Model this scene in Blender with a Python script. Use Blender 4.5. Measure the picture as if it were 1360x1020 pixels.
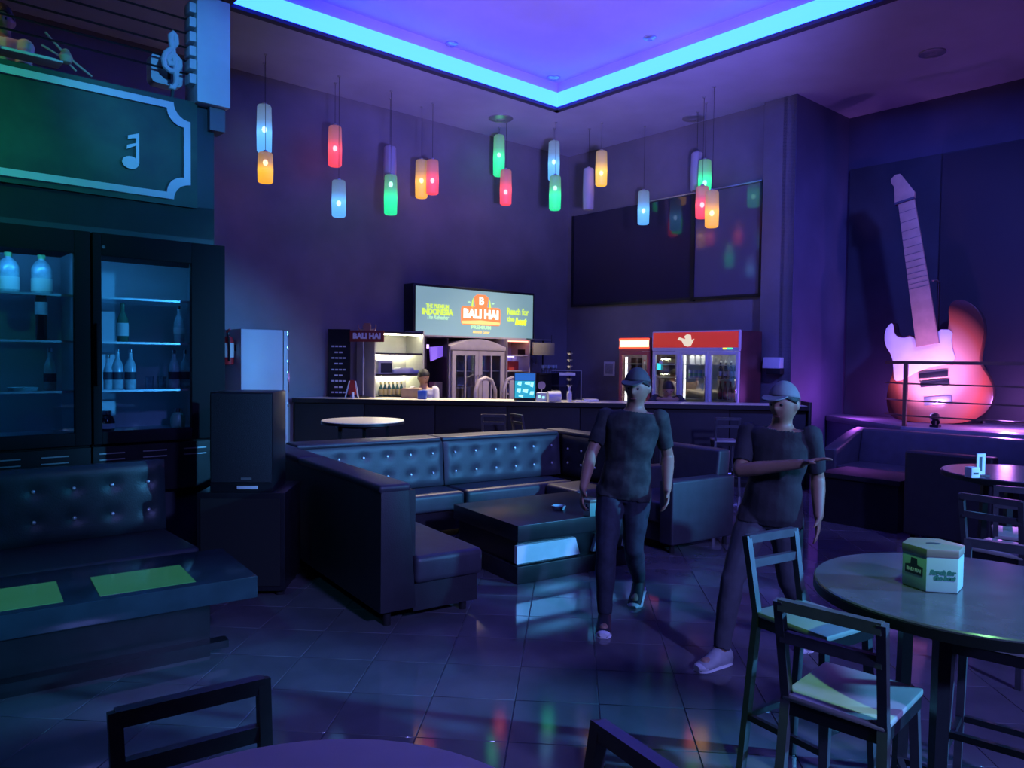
import bpy, bmesh, math, random
from mathutils import Vector, Matrix
random.seed(7)
sc = bpy.context.scene
for o in list(bpy.data.objects): bpy.data.objects.remove(o)
COL = sc.collection
R = math.radians
# ---------------------------------------------------------------- camera
EYE = 1.68; FPX = 1010.0
PITCH = math.atan(34/FPX); ROLL = 0.0115
_f = Vector((0, math.cos(PITCH), -math.sin(PITCH)))
_r0 = Vector((1, 0, 0)); _u0 = Vector((0, math.sin(PITCH), math.cos(PITCH)))
CX = _r0*math.cos(ROLL) + _u0*math.sin(ROLL)
CY = -_r0*math.sin(ROLL) + _u0*math.cos(ROLL)
CAMP = Vector((0, 0, EYE))
cd = bpy.data.cameras.new('camera'); cam = bpy.data.objects.new('camera', cd); COL.objects.link(cam)
m = Matrix((CX, CY, -_f)).transposed().to_4x4(); m.translation = CAMP
cam.matrix_world = m
cd.sensor_fit = 'HORIZONTAL'; cd.sensor_width = 36.0; cd.lens = 36.0*FPX/1360.0
cd.clip_start = 0.05; cd.clip_end = 200
sc.camera = cam
# room axes: u runs along the sign wall, v runs along the fridge wall
AU = R(41.5)
UX = Vector((math.cos(AU), math.sin(AU), 0)); VX = Vector((-math.sin(AU), math.cos(AU), 0))
def W(U, V, z=0.0): return UX*U + VX*V + Vector((0, 0, z))
def UV(p): return p.dot(UX), p.dot(VX)
def ray(px, py): return _f + CX*((px-680)/FPX) - CY*((py-510)/FPX)
def G(px, py, h):
    d = ray(px, py); return CAMP + d*((h-EYE)/d.z)
def onU(px, py, U):
    d = ray(px, py); return CAMP + d*(U/d.dot(UX))
def onV(px, py, V):
    d = ray(px, py); return CAMP + d*(V/d.dot(VX))
def onD(px, py, D):
    d = ray(px, py); return CAMP + d*(D/d.y)
# ---------------------------------------------------------------- world, view
w = bpy.data.worlds.new('world'); sc.world = w; w.use_nodes = True
w.node_tree.nodes['Background'].inputs[0].default_value = (0.10, 0.11, 0.35, 1)
w.node_tree.nodes['Background'].inputs[1].default_value = 0.0
vs = sc.view_settings
vs.view_transform = 'Standard'; vs.look = 'None'; vs.gamma = 1.0; vs.use_curve_mapping = False
vs.exposure = 0.28
sc.cycles.use_denoising = True
sc.cycles.max_bounces = 7; sc.cycles.diffuse_bounces = 4; sc.cycles.glossy_bounces = 3
sc.cycles.transparent_max_bounces = 12; sc.cycles.sample_clamp_indirect = 2.0
sc.cycles.caustics_reflective = False; sc.cycles.caustics_refractive = False
# ---------------------------------------------------------------- lights: venue lamps and added fills
def aim(o, target):
    d = (Vector(target) - o.location).normalized()
    o.rotation_euler = d.to_track_quat('-Z', 'Y').to_euler()
def area(name, loc, target, sx, sy, power, color, spread=180):
    l = bpy.data.lights.new(name, 'AREA'); l.shape = 'RECTANGLE'; l.size = sx; l.size_y = sy
    l.energy = power; l.color = color; l.spread = R(spread)
    o = bpy.data.objects.new(name, l); COL.objects.link(o); o.location = loc; aim(o, target); return o
def spot(name, loc, target, power, color, angle=45, blend=.6, radius=.06):
    l = bpy.data.lights.new(name, 'SPOT'); l.energy = power; l.color = color; l.spot_size = R(angle)
    l.spot_blend = blend; l.shadow_soft_size = radius
    o = bpy.data.objects.new(name, l); COL.objects.link(o); o.location = loc; aim(o, target); return o
def point(name, loc, power, color, radius=.08):
    l = bpy.data.lights.new(name, 'POINT'); l.energy = power; l.color = color; l.shadow_soft_size = radius
    o = bpy.data.objects.new(name, l); COL.objects.link(o); o.location = loc; return o
# unseen lamps: cyan-blue keys inferred from lit whites; violet, blue, cyan, green fills added
spot('blue_key', W(7.5, -4.8, 3.2), Vector((-1.0, 7.0, 1.0)), 3800, (0.09, 0.44, 1.0), 24, .6, .12)
spot('blue_key_stools', W(7.5, -4.8, 3.2), Vector((1.25, 2.6, .75)), 5200, (0.09, 0.42, 1.0), 18, .7, .12)
spot('cyan_fill', W(6.6, -3.2, 3.0), W(1.2, 6.2, 2.2), 1100, (0.04, 0.46, 0.95), 20, .9, .12)  # unseen spot added for the cyan on the drinks coolers
spot('block_fill', W(1.0, -3.4, 4.6), W(2.0, 6.1, 3.7), 1700, (0.06, 0.36, 1.0), 12, .8, .12)  # added spot that brightens the white block, no fixture there
spot('violet_fill', W(3.0, 1.5, 2.0), W(7.2, 7.2, 6.4), 3600, (0.24, 0.20, 1.0), 58, 1.0, .3)  # added mid-room spot for the violet on ceiling and upper walls
spot('blue_fill', W(1.5, -5.5, 5.0), W(4.3, 2.5, 0.2), 2300, (0.22, 0.24, 1.0), 46, .7, .3)  # added fill over the floor and right-hand stools
spot('low_table_fill', W(-1.8, 2.0, 5.2), W(0.9, 4.5, 0.4), 130, (0.04, 0.50, 0.9), 36, .9)  # small unseen spot added to lift the left low table
spot('green_seat_fill', Vector((1.15, 0.9, 5.0)), G(1185, 905, .72), 330, (0.30, 1.0, 0.36), 22, 1.0)  # overhead spot added to turn the stool seat green
spot('green_board_fill', W(-0.6, 1.5, 4.9), W(0.3, 6.2, 3.2), 260, (0.05, 1.0, 0.30), 34, 1.0)  # spot added to wash the sign board green
spot('near_table_fill', Vector((-1.6, -1.2, 4.6)), Vector((-.25, 1.05, .98)), 70, (0.42, 0.36, 1.0), 18, .8, .08)  # violet spot added to brighten the nearest table top
spot('bar_downlight', G(665, 157, 5.38), W(6.0, 7.9, 0.9), 1700, (1.0, 0.82, 0.58), 54, .9, .05)
spot('back_bar_downlight', G(921, 157, 5.38), W(7.7, 9.4, 1.5), 700, (1.0, 0.82, 0.72), 34, .9, .05)
spot('stage_magenta', W(10.30, 3.66, 1.02), W(11.1, 3.98, 1.75), 165, (0.62, 0.28, 1.0), 80, .9)
point('stage_floor_glow', W(10.55, 2.9, 1.12), 45, (0.58, 0.20, 1.0), .06)  # unseen point light added to light the deck
point('stage_corner_glow', W(10.75, 4.85, 1.15), 16, (0.50, 0.12, 1.0), .06)  # second added point light, for the glow at the alcove side wall
spot('stage_blue', W(7.2, 0.6, 5.2), W(10.9, 4.6, 2.0), 1250, (0.13, 0.15, 1.0), 70, .9, .15)
# ================================================================ materials
MATS = {}
def mat(name, col, rough=.5, metal=0.0, emit=None, es=0.0, noise=0.0, nscale=6.0, bump=0.0, bscale=60.0, spec=.5, col2=None, coat=0.0):
    if name in MATS: return MATS[name]
    M = bpy.data.materials.new(name); M.use_nodes = True
    nt = M.node_tree; b = nt.nodes['Principled BSDF']
    b.inputs['Base Color'].default_value = (*col, 1); b.inputs['Roughness'].default_value = rough
    b.inputs['Metallic'].default_value = metal; b.inputs['Specular IOR Level'].default_value = spec
    b.inputs['Coat Weight'].default_value = coat
    if emit: b.inputs['Emission Color'].default_value = (*emit, 1); b.inputs['Emission Strength'].default_value = es
    tc = nt.nodes.new('ShaderNodeTexCoord')
    if noise or col2:
        n = nt.nodes.new('ShaderNodeTexNoise'); n.inputs['Scale'].default_value = nscale; n.inputs['Detail'].default_value = 5
        nt.links.new(tc.outputs['Object'], n.inputs['Vector'])
        r = nt.nodes.new('ShaderNodeValToRGB')
        c2 = col2 or tuple(max(0, c*(1-noise)) for c in col)
        r.color_ramp.elements[0].position = .35; r.color_ramp.elements[1].position = .65
        r.color_ramp.elements[0].color = (*c2, 1); r.color_ramp.elements[1].color = (*col, 1)
        nt.links.new(n.outputs['Fac'], r.inputs['Fac']); nt.links.new(r.outputs['Color'], b.inputs['Base Color'])
    if bump:
        n2 = nt.nodes.new('ShaderNodeTexNoise'); n2.inputs['Scale'].default_value = bscale; n2.inputs['Detail'].default_value = 3
        nt.links.new(tc.outputs['Object'], n2.inputs['Vector'])
        bp = nt.nodes.new('ShaderNodeBump'); bp.inputs['Strength'].default_value = bump; bp.inputs['Distance'].default_value = .01
        nt.links.new(n2.outputs['Fac'], bp.inputs['Height']); nt.links.new(bp.outputs['Normal'], b.inputs['Normal'])
    MATS[name] = M; return M
def glassmat(name, tint=(.9, .95, 1), refl=.12, rough=.03):
    if name in MATS: return MATS[name]
    M = bpy.data.materials.new(name); M.use_nodes = True; nt = M.node_tree; nt.nodes.clear()
    out = nt.nodes.new('ShaderNodeOutputMaterial'); mx = nt.nodes.new('ShaderNodeMixShader')
    t = nt.nodes.new('ShaderNodeBsdfTransparent'); t.inputs[0].default_value = (*tint, 1)
    g = nt.nodes.new('ShaderNodeBsdfGlossy'); g.inputs['Roughness'].default_value = rough; g.inputs[0].default_value = (1, 1, 1, 1)
    lw = nt.nodes.new('ShaderNodeLayerWeight'); lw.inputs[0].default_value = .25
    ad = nt.nodes.new('ShaderNodeMath'); ad.operation = 'MULTIPLY_ADD'; ad.inputs[1].default_value = .6; ad.inputs[2].default_value = refl; ad.use_clamp = True
    nt.links.new(lw.outputs['Fresnel'], ad.inputs[0]); nt.links.new(ad.outputs[0], mx.inputs[0])
    nt.links.new(t.outputs[0], mx.inputs[1]); nt.links.new(g.outputs[0], mx.inputs[2]); nt.links.new(mx.outputs[0], out.inputs[0])
    MATS[name] = M; return M
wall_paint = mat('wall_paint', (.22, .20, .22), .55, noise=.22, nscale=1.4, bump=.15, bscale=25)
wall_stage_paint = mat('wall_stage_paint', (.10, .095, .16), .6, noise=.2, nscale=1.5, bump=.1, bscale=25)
facade_paint = mat('facade_paint', (.035, .045, .06), .5, noise=.3, nscale=2)
ceil_paint = mat('ceiling_paint', (.46, .45, .62), .6, noise=.15, nscale=1.2)  # violet-blue cast of the room light put into the tint
tray_paint = mat('tray_paint', (.55, .42, .62), .65, noise=.12, nscale=1.0)  # purple cast of the LED light put into this base colour
lip_dark = mat('lip_dark', (.05, .05, .09), .7)
tile_a = mat('floor_tile', (.14, .13, .15), .08, noise=.25, nscale=3.0, spec=.6, bump=.03, bscale=4)
grout = mat('grout', (.05, .048, .055), .6)
led_mat = mat('led_glow', (.05, .1, .2), .6, emit=(.0115, .060, 1.0), es=11.0)  # band glows in place of a riser lit by a hidden strip
black_metal = mat('black_metal', (.012, .012, .014), .35, spec=.5, bump=.05, bscale=90)
black_lam = mat('black_laminate', (.016, .016, .02), .3, noise=.3, nscale=8)
black_wood = mat('black_wood', (.03, .028, .032), .32, noise=.35, nscale=7)
cooler_black = mat('cooler_black', (.012, .012, .014), .75, spec=.2)
rubber = mat('rubber', (.01, .01, .01), .8)
leather = mat('leather', (.055, .05, .065), .45, noise=.2, nscale=9, bump=.12, bscale=120)
leather_dark = mat('leather_dark', (.026, .024, .03), .5, noise=.2, nscale=9, bump=.12, bscale=120)
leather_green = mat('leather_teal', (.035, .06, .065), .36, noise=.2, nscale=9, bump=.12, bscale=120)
chrome = mat('chrome', (.8, .8, .82), .15, 1.0)
steel = mat('steel', (.5, .5, .52), .35, .8)
white_plastic = mat('white_plastic', (.75, .75, .76), .4, noise=.06, nscale=5)
white_paint = mat('white_paint', (.8, .8, .8), .45, noise=.08, nscale=4)
freezer_white = mat('freezer_white', (.50, .56, .58), .4, noise=.06, nscale=3)
cream = mat('cream_top', (.72, .68, .52), .35, noise=.08, nscale=6)
seat_wood = mat('seat_wood', (.42, .40, .36), .4, noise=.15, nscale=9)
table_top = mat('table_top', (.10, .09, .12), .22, noise=.25, nscale=9, spec=.5)
paper = mat('paper', (.8, .8, .78), .7, noise=.05, nscale=9)
card = mat('cardboard', (.36, .25, .16), .8, noise=.2, nscale=8)
panel_white = mat('panel_white', (.85, .88, .9), .3, noise=.1, nscale=9)
glass = glassmat('clear_glass')
glass_dark = glassmat('cooler_glass', (.85, .95, 1), .06)
acrylic = glassmat('acrylic', (.75, .78, .9), .10)
skin = mat('skin', (.36, .20, .13), .5, noise=.08, nscale=20)
skin_d = mat('skin_dark', (.24, .13, .085), .5, noise=.08, nscale=20)
hair = mat('hair', (.012, .01, .01), .5, bump=.5, bscale=150)
# ================================================================ mesh helpers
def bm_box(bm, x0, x1, y0, y1, z0, z1, M=None):
    vs = [bm.verts.new(p) for p in ((x0,y0,z0),(x1,y0,z0),(x1,y1,z0),(x0,y1,z0),(x0,y0,z1),(x1,y0,z1),(x1,y1,z1),(x0,y1,z1))]
    for f in ((3,2,1,0),(4,5,6,7),(0,1,5,4),(1,2,6,5),(2,3,7,6),(3,0,4,7)): bm.faces.new([vs[i] for i in f])
    if M: bmesh.ops.transform(bm, matrix=M, verts=vs)
    return vs
def frame_of(d):
    d = d.normalized(); a = Vector((0, 0, 1)) if abs(d.z) < .95 else Vector((1, 0, 0))
    x = d.cross(a).normalized(); return x, d.cross(x).normalized()
def bm_cyl(bm, p0, p1, r0, r1=None, seg=14, cap=True):
    p0, p1 = Vector(p0), Vector(p1); r1 = r0 if r1 is None else r1
    x, y = frame_of(p1-p0); A, B = [], []
    for k in range(seg):
        a = 2*math.pi*k/seg; d = x*math.cos(a) + y*math.sin(a)
        A.append(bm.verts.new(p0 + d*r0)); B.append(bm.verts.new(p1 + d*r1))
    for k in range(seg): bm.faces.new((A[k], A[(k+1) % seg], B[(k+1) % seg], B[k]))
    if cap: bm.faces.new(A[::-1]); bm.faces.new(B)
def bm_lathe(bm, prof, c=(0, 0, 0), seg=20, sx=1, sy=1):
    c = Vector(c); rings = []
    for r, z in prof:
        if r < 1e-5: rings.append([bm.verts.new(c + Vector((0, 0, z)))])
        else: rings.append([bm.verts.new(c + Vector((r*sx*math.cos(2*math.pi*k/seg), r*sy*math.sin(2*math.pi*k/seg), z))) for k in range(seg)])
    for a, b in zip(rings, rings[1:]):
        for k in range(seg):
            k2 = (k+1) % seg
            if len(a) == 1 and len(b) == 1: continue
            if len(a) == 1: bm.faces.new((a[0], b[k2], b[k]))
            elif len(b) == 1: bm.faces.new((a[k], a[k2], b[0]))
            else: bm.faces.new((a[k], a[k2], b[k2], b[k]))
    if len(rings[0]) > 1: bm.faces.new(rings[0][::-1])
    if len(rings[-1]) > 1: bm.faces.new(rings[-1])
def bm_prism(bm, poly, axis, a, b):
    def P(p, t): return {'x': (t, p[0], p[1]), 'y': (p[0], t, p[1]), 'z': (p[0], p[1], t)}[axis]
    A = [bm.verts.new(P(p, a)) for p in poly]; B = [bm.verts.new(P(p, b)) for p in poly]; n = len(poly)
    bm.faces.new(A[::-1]); bm.faces.new(B)
    for k in range(n): bm.faces.new((A[k], A[(k+1) % n], B[(k+1) % n], B[k]))
def bm_tube(bm, pts, r, seg=8):
    pts = [Vector(p) for p in pts]; rings = []; px = None
    for i, p in enumerate(pts):
        d = (pts[min(i+1, len(pts)-1)] - pts[max(i-1, 0)]).normalized()
        if px is None: x, y = frame_of(d)
        else:
            x = (px - d*px.dot(d)).normalized(); y = d.cross(x)
        px = x; rr = r[i] if isinstance(r, (list, tuple)) else r
        rings.append([bm.verts.new(p + (x*math.cos(2*math.pi*k/seg) + y*math.sin(2*math.pi*k/seg))*rr) for k in range(seg)])
    for a, b in zip(rings, rings[1:]):
        for k in range(seg): bm.faces.new((a[k], a[(k+1) % seg], b[(k+1) % seg], b[k]))
    bm.faces.new(rings[0][::-1]); bm.faces.new(rings[-1])
def bm_bar(bm, p0, p1, w, h, up=(0, 0, 1)):
    p0, p1 = Vector(p0), Vector(p1); d = (p1-p0).normalized(); up = Vector(up)
    s = d.cross(up)
    if s.length < 1e-4: s = d.cross(Vector((1, 0, 0)))
    s.normalize(); t = s.cross(d).normalized()
    A = [bm.verts.new(p0 + s*a*w/2 + t*b*h/2) for a, b in ((-1,-1),(1,-1),(1,1),(-1,1))]
    B = [bm.verts.new(p1 + s*a*w/2 + t*b*h/2) for a, b in ((-1,-1),(1,-1),(1,1),(-1,1))]
    bm.faces.new(A); bm.faces.new(B[::-1])
    for k in range(4): bm.faces.new((A[k], B[k], B[(k+1) % 4], A[(k+1) % 4]))
def add(bm, pr):
    k = pr[0]
    if k == 'b': bm_box(bm, *pr[1:])
    elif k == 'c': bm_cyl(bm, *pr[1:])
    elif k == 'l': bm_lathe(bm, *pr[1:])
    elif k == 'p': bm_prism(bm, *pr[1:])
    elif k == 't': bm_tube(bm, *pr[1:])
    elif k == 'r': bm_bar(bm, *pr[1:])
def finish(bm, name, bevel=0, seg=2, smooth=True):
    bmesh.ops.recalc_face_normals(bm, faces=bm.faces)
    if bevel:
        ed = [e for e in bm.edges if len(e.link_faces) == 2 and e.calc_face_angle(0) > .6]
        bmesh.ops.bevel(bm, geom=ed, offset=bevel, segments=seg, affect='EDGES', profile=.6, clamp_overlap=True)
    me = bpy.data.meshes.new(name); bm.to_mesh(me); bm.free()
    if smooth:
        me.shade_smooth(); me.set_sharp_from_angle(angle=R(38))
    return me
def link(name, me, material, parent=None):
    o = bpy.data.objects.new(name, me); COL.objects.link(o)
    if material is not None and (len(me.materials) == 0): me.materials.append(material)
    if parent is not None: o.parent = parent
    return o
def part(name, material, parent, *prims, bevel=0, seg=2, loc=None, rot=None, smooth=True):
    bm = bmesh.new()
    for p in prims: add(bm, p)
    o = link(name, finish(bm, name, bevel, seg, smooth), material, parent)
    if loc is not None: o.location = loc
    if rot is not None: o.rotation_euler = rot
    return o
def tag(o, label, cat, group=None):
    o['label'] = label; o['category'] = cat
    if group: o['group'] = group
    return o
def thing(name, label, cat, loc=(0, 0, 0), rz=0.0, group=None):
    o = bpy.data.objects.new(name, None); COL.objects.link(o); o.empty_display_size = .1
    o.location = loc; o.rotation_euler = (0, 0, rz); return tag(o, label, cat, group)
def struct(name, material, *prims, loc=(0, 0, 0), rz=0.0, bevel=0):
    o = part(name, material, None, *prims, bevel=bevel, loc=loc, rot=(0, 0, rz)); o['kind'] = 'structure'; return o
def dup(root, loc=None, rz=None, label=None, group=None):
    r = root.copy(); COL.objects.link(r)
    if loc is not None: r.location = loc
    if rz is not None: r.rotation_euler = (root.rotation_euler[0], root.rotation_euler[1], rz)
    if label: r['label'] = label
    if group: r['group'] = group
    for ch in list(root.children):
        c = ch.copy(); COL.objects.link(c); c.parent = r
        for g in list(ch.children):
            d = g.copy(); COL.objects.link(d); d.parent = c
    return r
def text(name, s, size, material, parent, loc, ext=.004, bold=0.0, rotx=True, shear=0.0, align='CENTER', sx=1.0):
    cu = bpy.data.curves.new(name, 'FONT'); cu.body = s; cu.size = size; cu.extrude = ext; cu.offset = bold
    cu.align_x = align; cu.align_y = 'CENTER'; cu.shear = shear; cu.resolution_u = 3
    t = bpy.data.objects.new('tmp', cu); COL.objects.link(t)
    dg = bpy.context.evaluated_depsgraph_get(); dg.update()
    me = bpy.data.meshes.new_from_object(t.evaluated_get(dg)); me.name = name
    bpy.data.objects.remove(t); bpy.data.curves.remove(cu); me.materials.clear()
    o = link(name, me, material, parent); o.location = loc; o.scale = (sx, 1, 1)
    if rotx: o.rotation_euler = (R(90), 0, 0)
    return o
def rrect(x0, x1, z0, z1, r, n=4):
    pts = []
    for cx, cz, a0 in ((x1-r, z1-r, 0), (x0+r, z1-r, 90), (x0+r, z0+r, 180), (x1-r, z0+r, 270)):
        for k in range(n+1):
            a = R(a0 + 90*k/n); pts.append((cx + r*math.cos(a), cz + r*math.sin(a)))
    return pts
# ================================================================ room shell
CZ = 5.43                     # underside of the lower ceiling
BU, AV, FV = 10.2, 10.0, 6.2  # fridge wall, sign wall, mezzanine facade
PV = 5.46                     # where the stage alcove starts
SU = 11.7                     # stage alcove back wall
ZA = AU
struct('wall_back_left', wall_paint, ('b', -7, BU+.2, AV, AV+.2, 0, CZ+.6), rz=ZA)
struct('wall_back_right', wall_paint, ('b', BU, BU+.2, PV, AV, 0, CZ+.6), rz=ZA)
struct('trim_1', wall_paint, ('b', BU-.1, BU+.1, PV, PV+.50, 0, CZ), rz=ZA, bevel=.005)
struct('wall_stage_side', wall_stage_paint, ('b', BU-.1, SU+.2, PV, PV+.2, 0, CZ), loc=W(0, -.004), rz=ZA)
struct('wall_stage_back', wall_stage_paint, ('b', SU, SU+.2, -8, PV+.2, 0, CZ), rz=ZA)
struct('trim_2', facade_paint, ('b', SU-.05, SU, -8, PV-.06, .6, 4.63), rz=ZA)
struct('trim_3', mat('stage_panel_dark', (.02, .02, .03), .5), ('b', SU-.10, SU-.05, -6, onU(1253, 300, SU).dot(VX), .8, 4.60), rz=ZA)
struct('wall_right', wall_paint, ('b', -7, SU+.2, -8.2, -8, 0, CZ+.6), rz=ZA)
struct('wall_front', wall_paint, ('b', -7.2, -7, -8.2, AV+.2, 0, CZ+.6), rz=ZA)
TU0, TU1 = 3.08, UV(G(740, 148, CZ))[0]
TV0, TV1 = 1.2, UV(G(740, 148, CZ))[1]
struct('ceiling', ceil_paint,
       ('b', -7, SU+.2, TV1, AV+.1, CZ, CZ+.1), ('b', -7, SU+.2, -8, TV0, CZ, CZ+.1),
       ('b', -7, TU0, TV0, TV1, CZ, CZ+.1), ('b', TU1, SU+.2, TV0, TV1, CZ, CZ+.1), rz=ZA)
struct('ceiling_tray', tray_paint, ('b', TU0-.3, TU1+.3, TV0-.3, TV1+.3, CZ+.42, CZ+.5), rz=ZA)
e = .10
struct('trim_4', lip_dark, ('b', TU0, TU1, TV1-e, TV1, CZ-.025, CZ+.02), ('b', TU0, TU1, TV0, TV0+e, CZ-.025, CZ+.02),
       ('b', TU0, TU0+e, TV0, TV1, CZ-.025, CZ+.02), ('b', TU1-e, TU1, TV0, TV1, CZ-.025, CZ+.02), rz=ZA)
struct('trim_5', tray_paint, ('b', TU0, TU1, TV1, TV1+.05, CZ+.1, CZ+.42), ('b', TU0, TU1, TV0-.05, TV0, CZ+.1, CZ+.42),
       ('b', TU0-.05, TU0, TV0, TV1, CZ+.1, CZ+.42), ('b', TU1, TU1+.05, TV0, TV1, CZ+.1, CZ+.42), rz=ZA)
led = thing('led_strip', 'glowing blue cove strip light running around the raised ceiling tray', 'light', (0, 0, 0), ZA)
q = .012
part('glow_band', led_mat, led, ('b', TU0+q, TU1-q, TV1-q-.01, TV1-q, CZ+.03, CZ+.27))
part('glow_band', led_mat, led, ('b', TU1-q-.01, TU1-q, TV0+q, TV1-q, CZ+.03, CZ+.27))
part('glow_band', led_mat, led, ('b', TU0+q, TU0+q+.01, TV0+q, TV1-q, CZ+.03, CZ+.27))
part('glow_band', led_mat, led, ('b', TU0+q, TU1-q, TV0+q, TV0+q+.01, CZ+.03, CZ+.27))
# ---------------------------------------------------------------- tiled floor (tiles run square to the bar)
BA = R(-4.5)
floor = struct('floor', grout, ('b', -16, 16, -12, 17, -.12, -.004))
TS = .41
tb = bmesh.new(); bm_box(tb, -TS/2+.0018, TS/2-.0018, -TS/2+.0018, TS/2-.0018, -.012, 0)
tile_me = finish(tb, 'tile', .002, 1); tile_me.materials.append(tile_a)
ca, sa = math.cos(BA), math.sin(BA)
t0 = G(684, 930, 0)
cand = []
for i in range(-36, 37):
    for j in range(-32, 34):
        lx, ly = (i+.5)*TS, (j+.5)*TS
        x, y = t0.x + lx*ca - ly*sa, t0.y + lx*sa + ly*ca
        U, V = x*UX.x + y*UX.y, x*VX.x + y*VX.y
        if not (-7 < U < SU and -8 < V < AV): continue
        inview = y > 2.6 and abs(x) < y*.70
        cand.append((0 if inview else 1, y if y > 0 else 99-y, x, y))
cand.sort()
for k, (_, _, x, y) in enumerate(cand[:300]):
    o = link('tile', tile_me, None, floor); o.location = (x, y, 0); o.rotation_euler = (0, 0, BA)
rest = bmesh.new()
for (_, _, x, y) in cand[300:]:
    bm_box(rest, -TS/2+.0018, TS/2-.0018, -TS/2+.0018, TS/2-.0018, -.012, 0, Matrix.Translation((x, y, 0)) @ Matrix.Rotation(BA, 4, 'Z'))
o = link('tile_field', finish(rest, 'tile_field'), tile_a, floor); o['kind'] = 'stuff'
# ---------------------------------------------------------------- window band on the fridge wall
wz0, wz1 = 2.68, 4.31
win_glass = mat('window_glass', (.035, .03, .05), .06, spec=.8)
win_glass2 = mat('window_glass_pale', (.16, .15, .19), .07, spec=.9)
va, vb, vc_ = 9.86, UV(onU(922, 330, BU))[1], UV(onU(1013, 330, BU))[1]
win = struct('window_1', black_metal, ('b', BU-.05, BU-.005, va-.04, va, wz0, wz1), ('b', BU-.05, BU-.005, vb-.035, vb+.035, wz0-.06, wz1),
             ('b', BU-.05, BU-.005, vc_, vc_+.03, wz0, wz1), ('b', BU-.05, BU-.005, vc_, va, wz0-.04, wz0), rz=ZA)
part('pane', win_glass, win, ('b', BU-.03, BU-.008, vb+.035, va-.04, wz0, wz1))
part('pane', win_glass2, win, ('b', BU-.03, BU-.008, vc_+.03, vb-.035, wz0, wz1))
part('ledge', steel, win, ('b', BU-.07, BU-.005, vc_, UV(onU(862, 270, BU))[1], wz1, wz1+.02))
# ================================================================ mezzanine facade with drinks coolers (left)
struct('wall_left', facade_paint, ('b', -7, 2.12, 6.95, 7.1, 0, 2.56), ('b', -7, 2.27, FV, AV, 2.60, 2.85),
       ('b', -7, 2.27, FV, FV+.12, 2.56, 3.66), ('b', -7, 2.27, FV, 6.95, 0, .62), ('b', 2.10, 2.27, 6.98, AV, 0, 2.6),
       ('b', -7, .36, FV, 6.95, .62, 2.56), rz=ZA)
def notch(x0, x1, z0, z1, r, t=0.0, n=7):
    R2 = r + t; c = math.asin(min(1, t/R2)) if t else 0.0; pts = []
    for cx, cz, a0 in ((x1, z1, 180), (x0, z1, 270), (x0, z0, 0), (x1, z0, 90)):
        arc = []
        for k in range(n+1):
            a = R(a0) + c + (math.pi/2 - 2*c)*k/n; arc.append((cx + R2*math.cos(a), cz + R2*math.sin(a)))
        pts += arc[::-1]
    return pts
def ring(name, material, parent, outer, inner, y0, y1):
    bm = bmesh.new(); n = len(outer)
    L = [[bm.verts.new((p[0], y, p[1])) for p in poly] for poly in (outer, inner) for y in (y0, y1)]
    oa, ob, ia, ib = L
    for k in range(n):
        j = (k+1) % n
        for q4 in ((oa[k], oa[j], ia[j], ia[k]), (ob[j], ob[k], ib[k], ib[j]), (oa[j], oa[k], ob[k], ob[j]), (ia[k], ia[j], ib[j], ib[k])): bm.faces.new(q4)
    return link(name, finish(bm, name), material, parent)
sb = thing('music_sign_board', 'long dark green board with a pale notched border above the drinks coolers', 'sign', W(0, FV-.045, 2.86), ZA)
x0, x1, z0, z1 = -2.6, 2.065, .01, .745
board_green = mat('board_green', (.03, .10, .06), .5, col2=(.012, .035, .03), nscale=2.2)
part('panel', board_green, sb, ('b', x0-.06, x1+.06, .0, .04, -.03, .79))
ring('border', white_paint, sb, notch(x0, x1, z0, z1, .125), notch(x0+.05, x1-.05, z0+.05, z1-.05, .125+.0, .0)[:], -.025, .0)
nx = UV(onV(172, 200, FV))[0]
nb = bmesh.new(); bm_lathe(nb, [(0, -.012), (.052, -.012), (.052, .012), (0, .012)], seg=18, sx=1.1, sy=.9)
nt_ = link('music_note', finish(nb, 'music_note'), white_paint, sb); nt_.rotation_euler = (R(90), 0, 0); nt_.location = (nx-.012, -.015, .235)
part('note_stem', white_paint, sb, ('p', [(nx+.025, .235), (nx+.047, .235), (nx+.047, .46), (nx-.03, .43), (nx-.03, .405), (nx+.025, .42), (nx+.025, .385), (nx-.035, .36), (nx-.04, .33), (nx+.025, .365)], 'y', -.03, -.004))
# rail of strings above the board, ending in a white block
sr = thing('string_railing', 'five dark horizontal strings strung like a music staff above the green board', 'railing', W(0, FV+.03, 3.66), ZA)
sx1 = UV(onV(258, 80, FV))[0]
for h in (4.30, 4.19, 4.08, 3.975, 3.88): part('string', black_metal, sr, ('c', (-3, 0, h-3.66), (sx1+.02, 0, h-3.66), .008, .008, 6))
part('post', white_paint, sr, ('b', .79, .835, -.03, .03, 0, .95))
blk = thing('white_panel_block', 'tall white block at the end of the strings beside the ceiling light', 'panel', W(0, FV-.12, 3.62), ZA)
bx0, bx1 = UV(onV(262, 80, FV-.12))[0], UV(onV(306, 80, FV-.12))[0]
part('body', white_paint, blk, ('b', bx0, bx1, 0, .28, .02, .84), bevel=.006)
for h in (4.36, 4.25, 4.14, 4.03, 3.93, 3.82): part('peg', white_paint, blk, ('b', bx0-.05, bx0, .02, .14, h-3.62-.045, h-3.62+.03), bevel=.008)
part('foot', wall_paint, blk, ('b', bx1-.14, bx1-.02, .06, .24, -.16, .02))
tc_ = onV(229, 82, FV-.03)
cl = thing('treble_clef', 'pale blue treble clef cutout standing in front of the strings', 'ornament', tc_, ZA)
pts = []
S_ = 6.0/1010
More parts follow.
